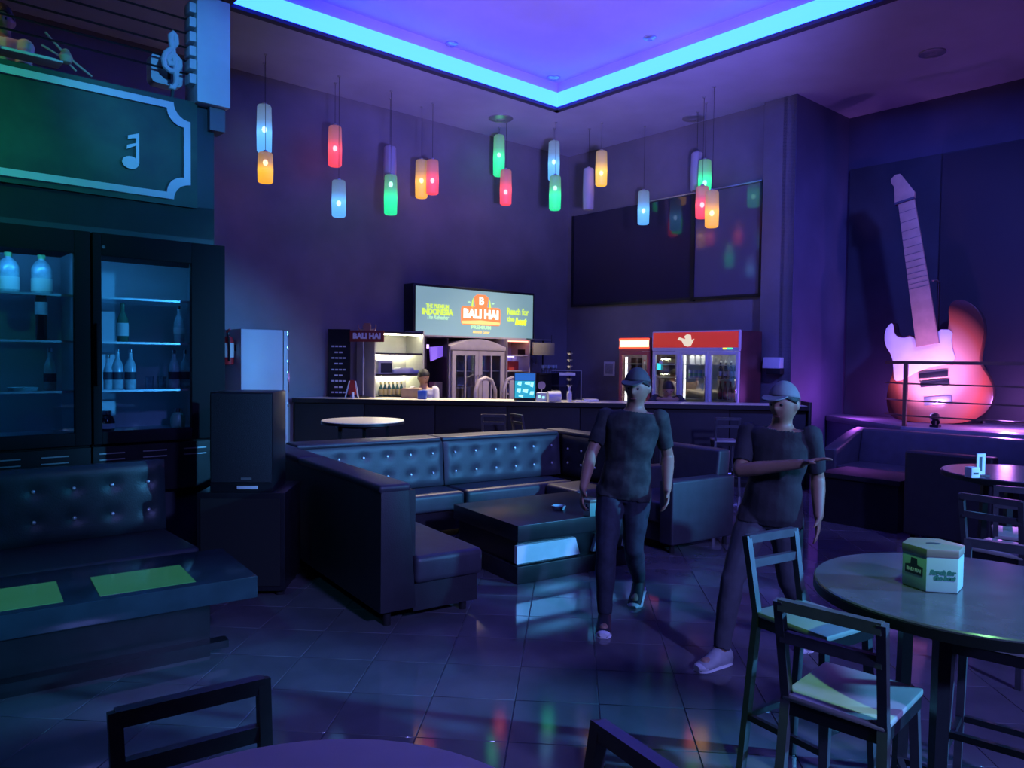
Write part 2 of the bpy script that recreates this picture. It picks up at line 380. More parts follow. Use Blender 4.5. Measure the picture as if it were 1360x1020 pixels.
raw = [(3,32),(-2,34),(-5,30),(-2,24),(4,20),(7,10),(9,0),(7,-6),(2,-8),(-3,-6),(-4,0),(-1,4),(3,3),(4,-1),(1,-4)]
raw_up = [(4,20),(0,14),(-8,8),(-13,0),(-13,-6),(-8,-11),(-1,-14),(5,-20),(7,-28),(5,-35),(1,-37),(-2,-32),(-1,-22),(2,-10),(6,8),(8,22),(5,32),(0,34),(-4,30)]
part('scroll', white_paint, cl, ('t', [(x*S_, 0, -z*S_) for x, z in [(2,2),(-3,3),(-5,-2),(-2,-7),(4,-8),(9,-3),(9,5),(4,11),(-3,12),(-9,8),(-11,0),(-8,-9),(0,-17),(5,-25),(4,-34),(1,-37),(-2,-33),(-1,-22),(2,-8),(5,10),(5,26),(1,33),(-4,32)]], .022, 8))
part('prop', black_metal, cl, ('r', (.0, .0, -.20), (.0, .03, -.42+.0), .02, .02))
wb = thing('white_box_light', 'pale rounded box behind the treble clef on the parapet', 'lamp', onV(219, 112, FV+.10), ZA)
part('body', white_plastic, wb, ('p', rrect(-.10, .135, 0, .225, .04), 'y', 0, .12))
part('clip', black_metal, wb, ('b', .02, .04, -.01, .0, .01, .16))
fl = thing('dried_flower_stems', 'pale dried stems lying on the parapet behind the strings', 'plant', onV(98, 98, FV+.18), ZA)
part('stem', mat('dry_stem', (.6, .5, .36), .7), fl, ('t', [(-.18, 0, .25), (-.05, 0, .12), (.12, 0, .01)], .008, 6))
part('stem', MATS['dry_stem'], fl, ('t', [(-.20, .02, .16), (-.06, .02, .10), (.02, .02, .03)], .008, 6))
part('seed_head', MATS['dry_stem'], fl, ('l', [(0, 0), (.035, .02), (.045, .06), (.02, .11), (0, .12)], (-.05, 0, .05), 10))
sh = part('paper_stack', paper, None, ('b', -.20, .20, -.08, .08, 0, .014), ('b', -.19, .16, -.07, .07, .014, .024), loc=onV(38, 78, FV+.16), rot=(0, 0, ZA), bevel=.004)
tag(sh, 'stack of pale sheets on the parapet at the far left', 'papers')
bw = spot('booth_lamp', W(.2, 6.9, 5.1), W(.85, 7.0, 4.1), 14, (1.0, .55, .22), 60, .8)
# ---------------------------------------------------------------- bottles
def bottle(name, label, cat, loc, prof, m_body, cap=None, lab=None, group=None, seg=14, rz=0.0):
    o = thing(name, label, cat, loc, rz, group)
    part('body', m_body, o, ('l', prof, (0, 0, 0), seg))
    h = prof[-1][1]
    if cap: part('cap', cap, o, ('l', [(prof[-1][0]+.003, h-.012), (prof[-1][0]+.003, h+.018), (0, h+.018)], (0, 0, 0), seg))
    if lab:
        mm, r, a, b = lab; part('paper_label', mm, o, ('l', [(r, a), (r+.0015, a), (r+.0015, b), (r, b)], (0, 0, 0), seg))
    return o
P_SPIRIT = [(.036, 0), (.04, .01), (.04, .17), (.03, .205), (.015, .235), (.014, .29)]
P_BEER = [(.028, 0), (.031, .008), (.031, .14), (.022, .175), (.0135, .2), (.0125, .245)]
P_JUG = [(.06, 0), (.068, .015), (.066, .12), (.068, .19), (.05, .23), (.022, .255), (.022, .275)]
P_SLIM = [(.036, 0), (.038, .01), (.038, .3), (.03, .33), (.014, .345), (.014, .36)]
P_JAR = [(.045, 0), (.055, .02), (.058, .08), (.045, .12), (.03, .13), (.03, .15)]
b_clear = mat('bottle_clear', (.55, .72, .75), .12, spec=.9, noise=.3, nscale=18)
b_green = mat('bottle_green', (.05, .16, .10), .12, spec=.8)
b_dark = mat('bottle_dark', (.012, .012, .016), .15, spec=.8)
b_amber = mat('bottle_amber', (.22, .07, .02), .14, spec=.8)
lab_w = mat('label_white', (.75, .78, .74), .6); lab_d = mat('label_dark', (.03, .04, .06), .6)
lab_y = mat('label_yellow', (.7, .6, .2), .6); lab_g = mat('label_green', (.25, .6, .2), .6); lab_r = mat('label_red', (.6, .06, .04), .6)
# ---------------------------------------------------------------- two tall drinks coolers in the facade
cool_in = mat('cooler_lining', (.50, .56, .60), .5, noise=.1, nscale=3)
def cooler(label, U0, U1, g0, g1):
    c = thing('drinks_cooler', label, 'cooler', W(0, FV-.10, 0), ZA)
    zb, zt = .62, 2.55; y1 = .80
    part('cabinet', cooler_black, c, ('b', U0, U0+.03, .06, y1, zb, zt), ('b', U1-.03, U1, .06, y1, zb, zt), ('b', U0+.03, U1-.03, .06, y1, zt-.12, zt), ('b', U0+.03, U1-.03, .06, y1, zb, 1.06))
    part('lining', cool_in, c, ('b', U0+.03, U1-.03, y1-.06, y1-.01, 1.06, zt-.12), ('b', U0+.03, U0+.045, .1, y1-.06, 1.06, zt-.12), ('b', U1-.045, U1-.03, .1, y1-.06, 1.06, zt-.12), ('b', U0+.045, U1-.045, .1, y1-.06, 1.06, 1.075))
    d = part('door_frame', cooler_black, c, ('b', U0, g0, 0, .055, 1.02, zt), ('b', g1, U1, 0, .055, 1.02, zt), ('b', g0, g1, 0, .055, 2.39, zt), ('b', g0, g1, 0, .055, 1.02, 1.11), bevel=.004)
    part('pane', glass_dark, d, ('b', g0, g1, .02, .03, 1.11, 2.39))
    part('handle', cooler_black, d, ('b', U0+.015, U0+.045, -.035, 0, 1.45, 1.9), bevel=.006)
    for z in (2.10, 1.77, 1.41):
        gs_ = part('glass_shelf', glass_dark, c, ('b', U0+.05, U1-.05, .12, y1-.08, z-.010, z)); part('shelf_edge', steel, gs_, ('b', U0+.05, U1-.05, .11, .12, z-.014, z+.001))
    g = part('grille', black_lam, c, ('b', U0, U1, .02, .06, .64, 1.0))
    n = int((U1-U0)/.24)
    for k in range(n):
        a = U0 + .04 + k*(U1-U0-.06)/n
        part('louvre', steel, g, ('b', a, a+.17, .012, .02, .90, .908), ('b', a, a+.17, .012, .02, .945, .953))
    part('interior_glow', mat('cooler_fill_glow', (.2, .5, .8), .5, emit=(.04, .30, .75), es=36.0), c, ('b', g0+.02, g1-.02, .065, .09, 2.408, 2.426))  # glow strip added to fill the cooler, hidden behind the door frame
    part('top_badge', chrome, d, ('c', (U0+.07, -.004, 2.45), (U0+.07, .004, 2.45), .012))
    return c
ug = lambda px, py=450: UV(onV(px, py, FV-.05))[0]
cooler('left drinks cooler with plastic jugs and a dark boxed bottle behind the glass', .42, 1.355, .47, ug(97))
cooler('right drinks cooler with rows of clear bottles, next to the black loudspeaker', 1.37, 2.32, ug(133), ug(252))
def cb(px, z, name, lbl, prof, mb, cap, lab, grp=None, dy=.25, cat='bottle'):
    p = onV(px, 450, FV+dy); p.z = z
    return bottle(name, lbl, cat, p, prof, mb, cap, lab, grp)
cb(12, 2.10, 'plastic_jug', 'plastic jug at the left edge on the top shelf of the left cooler', P_JUG, b_clear, lab_g, (lab_w, .067, .03, .12), cat='jug')
cb(56, 2.10, 'plastic_jug', 'plastic jug with green cap on the top shelf of the left cooler', P_JUG, b_clear, lab_g, (lab_w, .067, .03, .12), cat='jug')
cb(55, 1.77, 'boxed_bottle', 'black bottle with square white label on the second shelf of the left cooler', P_SLIM, b_dark, b_dark, (lab_w, .039, .19, .28))
cb(66, 1.41, 'spirit_bottle', 'clear bottle with dark label standing alone in the left cooler', P_SPIRIT, b_clear, chrome, (lab_d, .041, .06, .12))
t_ = part('glass_tray', b_clear, None, ('l', [(0, 0), (.09, 0), (.1, .02), (.095, .022), (.085, .006), (0, .006)]), loc=onV(30, 450, FV+.25)*1)
t_.location.z = 1.41; tag(t_, 'shallow glass dish on the third shelf of the left cooler', 'dish')
cb(163, 1.77, 'spirit_bottle', 'dark green bottle with pale label on the upper shelf of the right cooler', P_SPIRIT, b_green, b_green, (lab_w, .041, .05, .15))
cb(238, 1.77, 'spirit_bottle', 'clear round-labelled bottle at the right of the upper shelf, right cooler', P_SPIRIT, b_clear, chrome, (lab_w, .041, .08, .13))
for px, l in ((143, 'leftmost clear bottle on the crowded shelf of the right cooler'), (156, 'second clear bottle from the left on the crowded cooler shelf'),
              (173, 'third clear bottle from the left on the crowded cooler shelf'), (231, 'clear dark-labelled bottle right of the gap on the crowded cooler shelf'),
              (246, 'rightmost clear bottle on the crowded shelf of the right cooler')):
    cb(px, 1.41, 'spirit_bottle', l, P_SPIRIT if px > 150 else P_BEER, b_clear, chrome, (lab_d, .041 if px > 150 else .032, .07, .13), 'clear bottles in the right cooler')
for px, l in ((198, 'clear tumbler left of centre on the crowded cooler shelf'), (215, 'clear tumbler right of centre on the crowded cooler shelf')):
    p = onV(px, 450, FV+.3); p.z = 1.41
    tag(part('tumbler', glass, None, ('l', [(.03, 0), (.035, .09), (.033, .09), (.028, .006), (0, .006)]), loc=p), l, 'glass', 'tumblers in the right cooler')
cb(236, 1.075, 'squat_jar', 'squat pale green jar on the bottom of the right cooler', P_JAR, mat('jar_green', (.35, .6, .45), .3), chrome, None, cat='jar')
cb(141, 1.075, 'squat_jar', 'short dark jar at the bottom left corner of the right cooler', P_JAR, b_dark, chrome, (lab_w, .058, .03, .07), cat='jar')
# ================================================================ loudspeaker on subwoofer
sp = onD(321, 590, 5.25); sp.z = 0
sub = thing('subwoofer_box', 'wide black subwoofer cabinet under the loudspeaker', 'speaker', sp, R(4))
part('cabinet', black_lam, sub, ('b', -.30, .30, -.02, .5, .04, .73), bevel=.01)
part('grille', rubber, sub, ('b', -.27, .27, -.032, -.02, .08, .69))
for x in (-.25, .25):
    for y in (.05, .42): part('foot', rubber, sub, ('c', (x, y, 0), (x, y, .04), .03))
spk = thing('loudspeaker', 'tall black loudspeaker standing in front of the drinks coolers', 'speaker', sp + Vector((0, 0, .73)), R(4))
part('cabinet', black_lam, spk, ('p', [(-.215, 0), (.215, 0), (.215, .38), (.15, .42), (-.15, .42), (-.215, .38)], 'z', .0, .695), bevel=.008)
part('grille', mat('speaker_grille', (.018, .02, .024), .6, bump=.4, bscale=300), spk, ('b', -.205, .205, -.014, .0, .07, .685), bevel=.005)
part('badge', steel, spk, ('b', .0, .07, -.02, -.014, .09, .104)); part('trim_strip', white_plastic, spk, ('b', -.03, .11, -.012, .0, .022, .045), bevel=.003)
# ================================================================ tufted sofas
def tuft_mesh(w, h, th, rows, cols, dimp=.016, puff=.02, my=.14, mx=None):
    """upholstered back: front at -y with button dimples; returns mesh and button spots"""
    mx = mx or w/(cols*2)
    spots = []
    for j in range(rows):
        for i in range(cols):
            sx = mx + (w-2*mx)*i/max(1, cols-1); sz = my + (h-2*my)*j/max(1, rows-1) if rows > 1 else h/2
            spots.append((sx, sz))
    nx_, nz_ = max(24, cols*8), 22
    bm = bmesh.new(); F = []
    for j in range(nz_+1):
        row = []
        for i in range(nx_+1):
            x, z = w*i/nx_, h*j/nz_
            ex = min(x, w-x, z, h-z); y = -puff*min(1, max(0, ex)/.06)**.5
            for (sx, sz) in spots:
                d2 = (x-sx)**2 + (z-sz)**2; y += dimp*math.exp(-d2/(2*.03**2))
            row.append(bm.verts.new((x, y, z)))
        F.append(row)
    for j in range(nz_):
        for i in range(nx_): bm.faces.new((F[j][i], F[j][i+1], F[j+1][i+1], F[j+1][i]))
    bd = [F[0][i] for i in range(nx_+1)] + [F[j][nx_] for j in range(1, nz_+1)] + [F[nz_][i] for i in range(nx_-1, -1, -1)] + [F[j][0] for j in range(nz_-1, 0, -1)]
    B = [bm.verts.new((v.co.x, th, v.co.z)) for v in bd]; n = len(bd)
    for k in range(n): bm.faces.new((bd[k], B[k], B[(k+1) % n], bd[(k+1) % n]))
    bm.faces.new(B)
    return finish(bm, 'back_cushion'), [(sx, -puff+dimp*.55, sz) for sx, sz in spots]
btn_me = None
def tufted(parent, material, w, h, th, rows, cols, loc, rz=0.0, name='back_cushion', tilt=0.0, bmat=None, my=.14):
    global btn_me
    me, sp_ = tuft_mesh(w, h, th, rows, cols, my=my)
    o = link(name, me, material, parent); o.location = loc; o.rotation_euler = (tilt, 0, rz)
    if btn_me is None:
        bb = bmesh.new(); bm_lathe(bb, [(0, -.006), (.012, -.002), (.0135, .004), (.008, .011), (0, .013)], seg=10)
        btn_me = finish(bb, 'button'); btn_me.materials.append(mat('button_metal', (.75, .76, .78), .35, .5))
    for p in sp_:
        b = link('button', btn_me, None, o); b.location = p; b.rotation_euler = (R(90), 0, 0)
    return o
# left sofa under the coolers
ls = thing('tufted_sofa', 'teal-lit black tufted sofa against the drinks coolers', 'sofa', W(0, 5.0, 0), ZA)
LS1 = 1.76
tufted(ls, leather_green, 2.35, .50, .14, 2, 10, (LS1-2.35, .76, .42), my=.15, tilt=R(-4))
part('seat_cushion', leather_dark, ls, ('b', LS1-2.35, LS1, .06, .80, .24, .42), bevel=.035, seg=3)
part('base', black_lam, ls, ('b', LS1-2.33, LS1-.02, .10, .98, .06, .24), ('b', LS1-2.34, LS1-.01, .86, 1.0, .2, .90))
for x in (LS1-2.2, LS1-.1):
    for y in (.16, .85): part('foot', rubber, ls, ('b', x-.04, x+.04, y, y+.08, 0, .06))
# left low table
A, B = G(342, 765, .45), G(0, 818, .45)
ta = math.atan2((A-B).y, (A-B).x)
lt = thing('low_table', 'long dark low table with two green-lit inset panels, in front of the left sofa', 'table', (A.x, A.y, 0), ta)
part('top', mat('low_table_top', (.03, .045, .06), .18, noise=.3, nscale=6), lt, ('b', -2.2, 0, 0, .74, .33, .45), bevel=.004)
inset = mat('inset_glass', (.05, .13, .06), .12, spec=.8, noise=.35, nscale=5, emit=(.02, .13, .06), es=.5)  # green glow put into the glass as colour and weak emission
part('inset_panel', inset, lt, ('b', -.77, -.31, .07, .46, .4495, .4535)); part('inset_panel', inset, lt, ('b', -1.75, -.93, .07, .48, .4495, .4535))
part('base', black_lam, lt, ('b', -2.0, -.22, .14, .60, 0, .33)); part('shelf', black_lam, lt, ('b', -2.15, -.14, .06, .14, .06, .10))
# main U-shaped sofa
SA = R(34.0)
so = G(505, 838, 0)
ms = thing('corner_sofa', 'large black U-shaped button-tufted leather sofa around the low table', 'sofa', (so.x, so.y, 0), SA)
BT = .21; SD = .74; L1 = 2.42; L2 = 3.22
# left run
part('back_shell', leather_dark, ms, ('p', [(0, .10), (BT+.035, .10), (BT-.02, .86), (.0, .86)], 'y', 0, L1+.2), bevel=.012)
part('back_roll', leather, ms, ('b', -.012, BT-.01, -.005, 1.52, .845, .895), bevel=.022, seg=3)
part('back_roll', leather, ms, ('b', -.012, BT-.01, 1.535, L1+.2, .845, .895), bevel=.022, seg=3)
part('seat_cushion', leather, ms, ('b', BT+.03, SD, .0, L1-SD+.2, .245, .42), bevel=.04, seg=3)
part('seat_base', leather_dark, ms, ('b', BT+.03, SD-.03, .03, L1-.02, .07, .245))
tufted(ms, leather_dark, L1-.4, .42, .05, 2, 7, (BT+.05, .05, .42), rz=R(90))
# back run
part('back_shell', leather_dark, ms, ('b', BT, L2, L1+.02, L1+.2, .10, .855), bevel=.01)
W2 = (L2-BT-.10)/2
tufted(ms, leather, W2-.012, .45, .14, 2, 6, (BT+.06, L1-.11, .42), my=.13, tilt=R(-5))
tufted(ms, leather, W2-.012, .45, .14, 2, 6, (BT+.06+W2, L1-.11, .42), my=.13, tilt=R(-5))
for k in range(2): part('back_roll', leather, ms, ('b', BT+.03+k*W2, BT+.03+(k+1)*W2-.01, L1-.10, L1+.21, .85, .893), bevel=.02, seg=3)
part('seat_cushion', leather, ms, ('b', BT+.06, BT+.05+W2, L1-SD+.22, L1-.1, .245, .42), bevel=.04, seg=3)
part('seat_cushion', leather, ms, ('b', BT+.07+W2, L2-.2, L1-SD+.22, L1-.1, .245, .42), bevel=.04, seg=3)
part('seat_base', leather_dark, ms, ('b', SD-.03, L2-.2, L1-SD+.25, L1, .07, .245))
# right run
part('back_shell', leather_dark, ms, ('b', L2-.02, L2+.18, L1-1.05, L1+.2, .10, .855), bevel=.012)
part('back_roll', leather, ms, ('b', L2-.03, L2+.19, L1-1.06, L1+.21, .845, .893), bevel=.02, seg=3)
tufted(ms, leather_dark, .9, .43, .05, 2, 4, (L2-.04, L1-.12, .42), rz=R(-90))
part('seat_cushion', leather, ms, ('b', L2-.58, L2-.06, L1-1.04, L1-SD+.2, .245, .42), bevel=.04, seg=3)
part('seat_base', leather_dark, ms, ('b', L2-.55, L2-.06, L1-1.0, L1-SD+.25, .07, .245))
for x, y in ((.08, .08), (SD-.1, .1), (.08, L1), (L2+.08, L1-.98), (L2-.5, L1-.95), (L2+.08, L1+.1)): part('foot', rubber, ms, ('c', (x, y, 0), (x, y, .1), .025))
# coffee table with white inlaid panels
c0 = G(687, 777, 0)
ct = thing('coffee_table', 'black slab coffee table with white wedge panels set along its front', 'table', (c0.x, c0.y, 0), R(33.4))
CL, CD = 1.27, .98
part('top', black_wood, ct, ('b', 0, CL, 0, CD, .32, .44), bevel=.004)
part('core', black_lam, ct, ('b', .03, CL-.03, .05, CD-.05, .13, .32))
part('base', black_wood, ct, ('b', 0, CL, 0, CD, 0, .13), bevel=.004)
part('front_panel', panel_white, ct, ('p', [(.005, .15), (.60, .15), (.555, .285), (.005, .285)], 'y', .015, .05))
part('front_panel', panel_white, ct, ('p', [(.73, .15), (.955, .15), (.99, .285), (.775, .285)], 'y', .015, .05))
part('front_panel', panel_white, ct, ('p', [(1.06, .15), (CL-.005, .15), (CL-.005, .285), (1.1, .285)], 'y', .015, .05))
p = G(742, 676, .44)
ash = part('ashtray', b_clear, None, ('l', [(0, 0), (.05, 0), (.062, .028), (.052, .03), (.042, .01), (0, .01)]), loc=p); tag(ash, 'round glass ashtray on the coffee table', 'ashtray')
def tin(name, label, loc, rz, r, h, mb, ml, txt, logo):
    o = thing(name, label, 'tin', loc, rz)
    hexa = [(r*math.cos(R(60*k)), r*math.sin(R(60*k))) for k in range(6)]; he2 = [(1.025*x, 1.025*y) for x, y in hexa]
    part('body', mb, o, ('p', hexa, 'z', 0, h*.84), bevel=.006)
    lid = part('lid', ml, o, ('p', he2, 'z', h*.80, h), bevel=.005)
    part('embossed_mark', lab_d, lid, ('l', [(0, h), (r*.25, h), (r*.25, h+.0012), (0, h+.0012)], (0, 0, 0), 10, 1.0, .5))
    ap = r*math.cos(R(30))
    if txt:
        for k, (s_, zz) in enumerate(txt): text('lettering', s_, r*.20, mat('tin_green_ink', (.03, .2, .12), .6), o, (0.0 + (.06*r if k else 0), -ap-.0005, h*zz), .0006, .002, shear=.25)
    if logo:
        lg = part('logo', lab_d, o, ('p', [(-r*.36, -.012), (r*.36, -.012), (r*.36, .014), (r*.14, .018), (r*.12, .038), (-r*.12, .038), (-r*.14, .018), (-r*.36, .014)], 'y', -.001, .0))
        a = R(-150); lg.location = (ap*math.cos(a), ap*math.sin(a), h*.42); lg.rotation_euler = (0, 0, a + R(90))
        lt_ = text('lettering', logo, r*.15, lab_w, lg, (0, -.0012, .001), .0004, .001)
    return o
tin_body = mat('tin_cream', (.38, .62, .50), .4, noise=.08, nscale=9); tin_lid = mat('tin_lid', (.30, .28, .21), .4, .3)
tin('tin_box', 'small pale tin with dark print on the coffee table beside the walker', G(784, 684, .44), R(20), .062, .13, tin_body, tin_lid, None, 'BALI HAI')
pc = part('bottle_cap', chrome, None, ('l', [(0, 0), (.03, 0), (.034, .012), (.02, .016), (0, .016)]), loc=G(846, 672, .44)); tag(pc, 'shiny metal dish near the right end of the coffee table', 'dish')
# armchair right of the coffee table
ac = G(892, 738, 0)
ar = thing('armchair', 'black leather box armchair with its side turned to the camera, past the coffee table', 'armchair', (ac.x, ac.y, 0), SA)
part('arm', leather, ar, ('b', 0, .80, 0, .16, .08, .635), bevel=.02, seg=3); part('arm', leather, ar, ('b', 0, .80, .78, .94, .08, .635), bevel=.02, seg=3)
part('backrest', leather, ar, ('p', [(.60, .1), (.80, .1), (.86, .86), (.70, .86)], 'y', .10, .84), bevel=.03, seg=3)
part('seat_cushion', leather, ar, ('b', .02, .64, .165, .775, .24, .43), bevel=.035, seg=3); part('seat_base', leather_dark, ar, ('b', .04, .7, .14, .80, .08, .24))
for x in (.06, .74):
    for y in (.06, .88): part('foot', rubber, ar, ('c', (x, y, 0), (x, y, .09), .022))
# ================================================================ bar tables and stools
stool_metal = mat('stool_metal', (.09, .09, .10), .35, .2, noise=.2, nscale=20)
def stool_proto():
    t = thing('bar_stool', 'x', 'stool')
    part('seat', seat_wood, t, ('b', -.165, .175, -.15, .15, .662, .684), bevel=.008)
    part('seat_frame', black_metal, t, ('b', -.16, .17, -.145, .145, .622, .662))
    for s in (-1, 1):
        part('leg', stool_metal, t, ('r', (.15, s*.13, .64), (.185, s*.155, 0), .027, .027, (1, 0, 0)))
        part('back_leg', stool_metal, t, ('r', (-.148, s*.138, .68), (-.20, s*.158, 0), .028, .028, (1, 0, 0)))
        part('back_post', stool_metal, t, ('r', (-.148, s*.138, .66), (-.205, s*.145, .975), .026, .028, (1, 0, 0)))
        part('stretcher', black_metal, t, ('r', (.172, s*.147, .25), (-.182, s*.152, .25), .02, .024))
    part('top_rail', stool_metal, t, ('r', (-.203, -.145, .962), (-.203, .145, .962), .028, .034))
    part('back_rail', stool_metal, t, ('r', (-.188, -.143, .865), (-.188, .143, .865), .022, .034))
    part('footrest', black_metal, t, ('r', (.165, -.14, .32), (.165, .14, .32), .022, .024)); part('stretcher', black_metal, t, ('r', (-.185, -.15, .25), (-.185, .15, .25), .02, .024))
    return t
st0 = stool_proto(); _first = [True]
def stool(loc, d, label, group='metal bar stools'):
    rz = math.atan2(d[1], d[0])
    if _first[0]:
        _first[0] = False; o = st0; o.location = (loc[0], loc[1], 0); o.rotation_euler = (0, 0, rz); o['label'] = label; o['group'] = group; return o
    return dup(st0, (loc[0], loc[1], 0), rz, label, group)
def from_back(A, B, flip, label, off=.165):
    """stool whose back edge of the seat runs A-B"""
    mid = (A+B)/2; e_ = (B-A).normalized(); n = Vector((-e_.y, e_.x, 0))*flip
    return stool(mid + n*off, n, label)
A, B, C_ = G(1012, 820, .68), G(1077, 803, .68), G(1150, 845, .68)
d1 = (C_ - A); d1.z = 0; d1.normalize()
rm = (G(989, 714, .962) + G(1058, 707, .962))/2; d1 = Vector((math.cos(R(-58)), math.sin(R(-58)), 0))
stool(rm + d1*.203, d1, 'bar stool left of the round table, its blue-lit back frame nearest the walkers')
from_back(G(1037, 799, .962), G(1180, 833, .962), 1, 'bar stool with green-lit seat in front of the round table', .178)
from_back(G(145, 950, .97), G(355, 902, .97), -1, 'black bar stool at the bottom left, only its back frame showing', .37-.165)
tA = G(797, 962, .97); tB = G(885, 1022, .97); e_ = (tB-tA).normalized(); n_ = Vector((e_.y, -e_.x, 0))
stool(tA + e_*.145 + n_*.205, n_, 'black bar stool at the bottom centre, only the corner of its back showing')
p3 = G(1262, 843, .68); d3 = Vector((1.41-1.80, 2.33-2.80, 0)).normalized()
stool((p3.x+.20, p3.y+.02), d3, 'bar stool tucked behind the round table, its pale seat seen under the top')
stool((1.86, 1.98), (-.75, .55), 'bar stool at the right edge beside the round table')
stool((2.70, 4.12), (.80, .60), 'dark bar stool with a slanting back at the second round table')
stool((3.03, 4.47), (.5, .85), 'bar stool at the right edge with a bright blue back rail, second round table')
def bar_table(name, label, c, r, h, mtop, legs):
    t = thing(name, label, 'table', (c[0], c[1], 0))
    part('top', mtop, t, ('l', [(r-.004, h-.03), (r, h-.026), (r, h-.004), (r-.004, h), (0, h)], (0, 0, 0), 56))
    part('edge_band', black_metal, t, ('l', [(r-.02, h-.036), (r+.003, h-.036), (r+.003, h-.008), (r-.001, h-.008)], (0, 0, 0), 56))
    part('apron', black_metal, t, ('l', [(r*.66, h-.07), (r*.66, h-.034), (r*.62, h-.034), (r*.62, h-.07)], (0, 0, 0), 32))
    for x, y in legs: part('leg', black_metal, t, ('r', (x, y, h-.035), (x*1.1, y*1.1, 0), .036, .036, (1, 0, 0)))
    for k in range(len(legs)):
        a, b = legs[k], legs[(k+1) % len(legs)]
        part('stretcher', black_metal, t, ('r', (a[0]*1.07, a[1]*1.07, .28), (b[0]*1.07, b[1]*1.07, .28), .02, .02))
    return t
LG = [(.29*math.cos(R(a)), .29*math.sin(R(a))) for a in (98, 226, 345)]
bar_table('round_bar_table', 'round dark bar table with the hexagonal tin on it', (1.43, 2.34), .45, .98, table_top, LG)
bar_table('round_bar_table', 'round bar table at the bottom edge, only its purple-lit rim showing', (-.28, .965), .41, .98, mat('table_top_pale', (.55, .50, .55), .4, noise=.15, nscale=6), LG)
bar_table('round_bar_table', 'second round bar table at the right edge, near the stage', (3.27, 4.87), .44, .98, table_top, LG)
ft = G(482, 558, .98)
bar_table('round_bar_table', 'cream-topped round bar table between the sofa and the bar counter', (ft.x, ft.y), .45, .98, cream, LG)
pt = G(1238, 778, .98)
tin('hexagonal_tin', 'pale green six-sided tin with brown lid and dark print on the round table', (pt.x, pt.y, .981), R(-10), .090, .133, tin_body, tin_lid, [('Reach for', .46), ('the best', .34)], 'BALI HAI')
pm = G(1302, 632, .98)
mh = thing('menu_stand', 'blue-lit upright menu card on the second round table', 'menu', (pm.x, pm.y, .98), R(12))
part('card', panel_white, mh, ('b', -.03, .03, -.004, .004, .012, .14)); part('base', acrylic, mh, ('b', -.04, .045, -.03, .03, 0, .012)); part('print', lab_d, mh, ('b', -.014, .006, -.0055, -.004, .03, .12))
pm = G(1291, 634, .98)
tg = thing('table_number_block', 'small white cube beside the upright menu card', 'box', (pm.x, pm.y, .98), R(10))
part('body', panel_white, tg, ('b', -.03, .03, -.03, .03, 0, .065), bevel=.005); part('print', lab_d, tg, ('b', -.018, .018, -.031, -.03, .022, .034))
# ================================================================ bar counter, diagonal across the corner
BH = 1.10
bl = G(388, 528.5, BH); br = G(1074, 539.5, BH)
BD = math.atan2((br-bl).y, (br-bl).x); BL = (Vector((br.x-bl.x, br.y-bl.y, 0))).length
bar = thing('bar_counter', 'long black bar counter with a pale top running across the room corner', 'counter', (bl.x, bl.y, 0), BD)
pw = .98
bar_front = mat('bar_front', (.014, .014, .017), .65, noise=.3, nscale=5)
npan = 7; pwid = (BL-.02)/npan
for k in range(npan): part('front_panel', bar_front, bar, ('b', .01+k*pwid+.006, .01+(k+1)*pwid-.006, .06, .085, .12, BH-.06), bevel=.003)
part('carcass', black_wood, bar, ('b', 0.0, BL, .085, .50, .0, BH-.045)); part('kick_board', rubber, bar, ('b', .02, BL-.02, .07, .085, 0, .115))
part('worktop', cream, bar, ('b', -.0, BL, .02, .62, BH-.04, BH), bevel=.004); part('front_edge', black_metal, bar, ('b', 0, BL, .0, .019, BH-.06, BH-.002))
part('end_panel', black_lam, bar, ('b', BL, BL+.04, .0, .62, 0, BH+.05), bevel=.004)
part('foot_rail', steel, bar, ('t', [(.1, -.08, .2), (BL-.1, -.08, .2)], .018, 8))
bx = Vector((math.cos(BD), math.sin(BD), 0)); by = Vector((-math.sin(BD), math.cos(BD), 0))
def onbar(px, dy=.3):
    """point on the worktop, dy metres behind its front edge, seen at picture column px"""
    d = ray(px, 535); d.z = 0; o_ = Vector((bl.x, bl.y, 0)) + by*dy
    t = o_.dot(by)/d.dot(by); p = d*t; p.z = BH; return p
# stools pulled up to the bar
for px, py, l in ((658, 568, 'bar stool seen from behind at the middle of the bar counter'), (705, 570, 'bar stool near the blue-lit tablet, turned sideways at the bar'), (963, 579, 'pale-seated stool at the right part of the bar'),
                  (866, 577, 'pale-seated stool at the bar hidden behind the first walker')):
    p = G(px, py, .68)
    pb = onbar(px, -.55 if px < 750 else -.42)
    stool((pb.x, pb.y), by if px != 705 else (by*.5+bx*.8), l, 'stools along the bar')
for o_ in []: pass
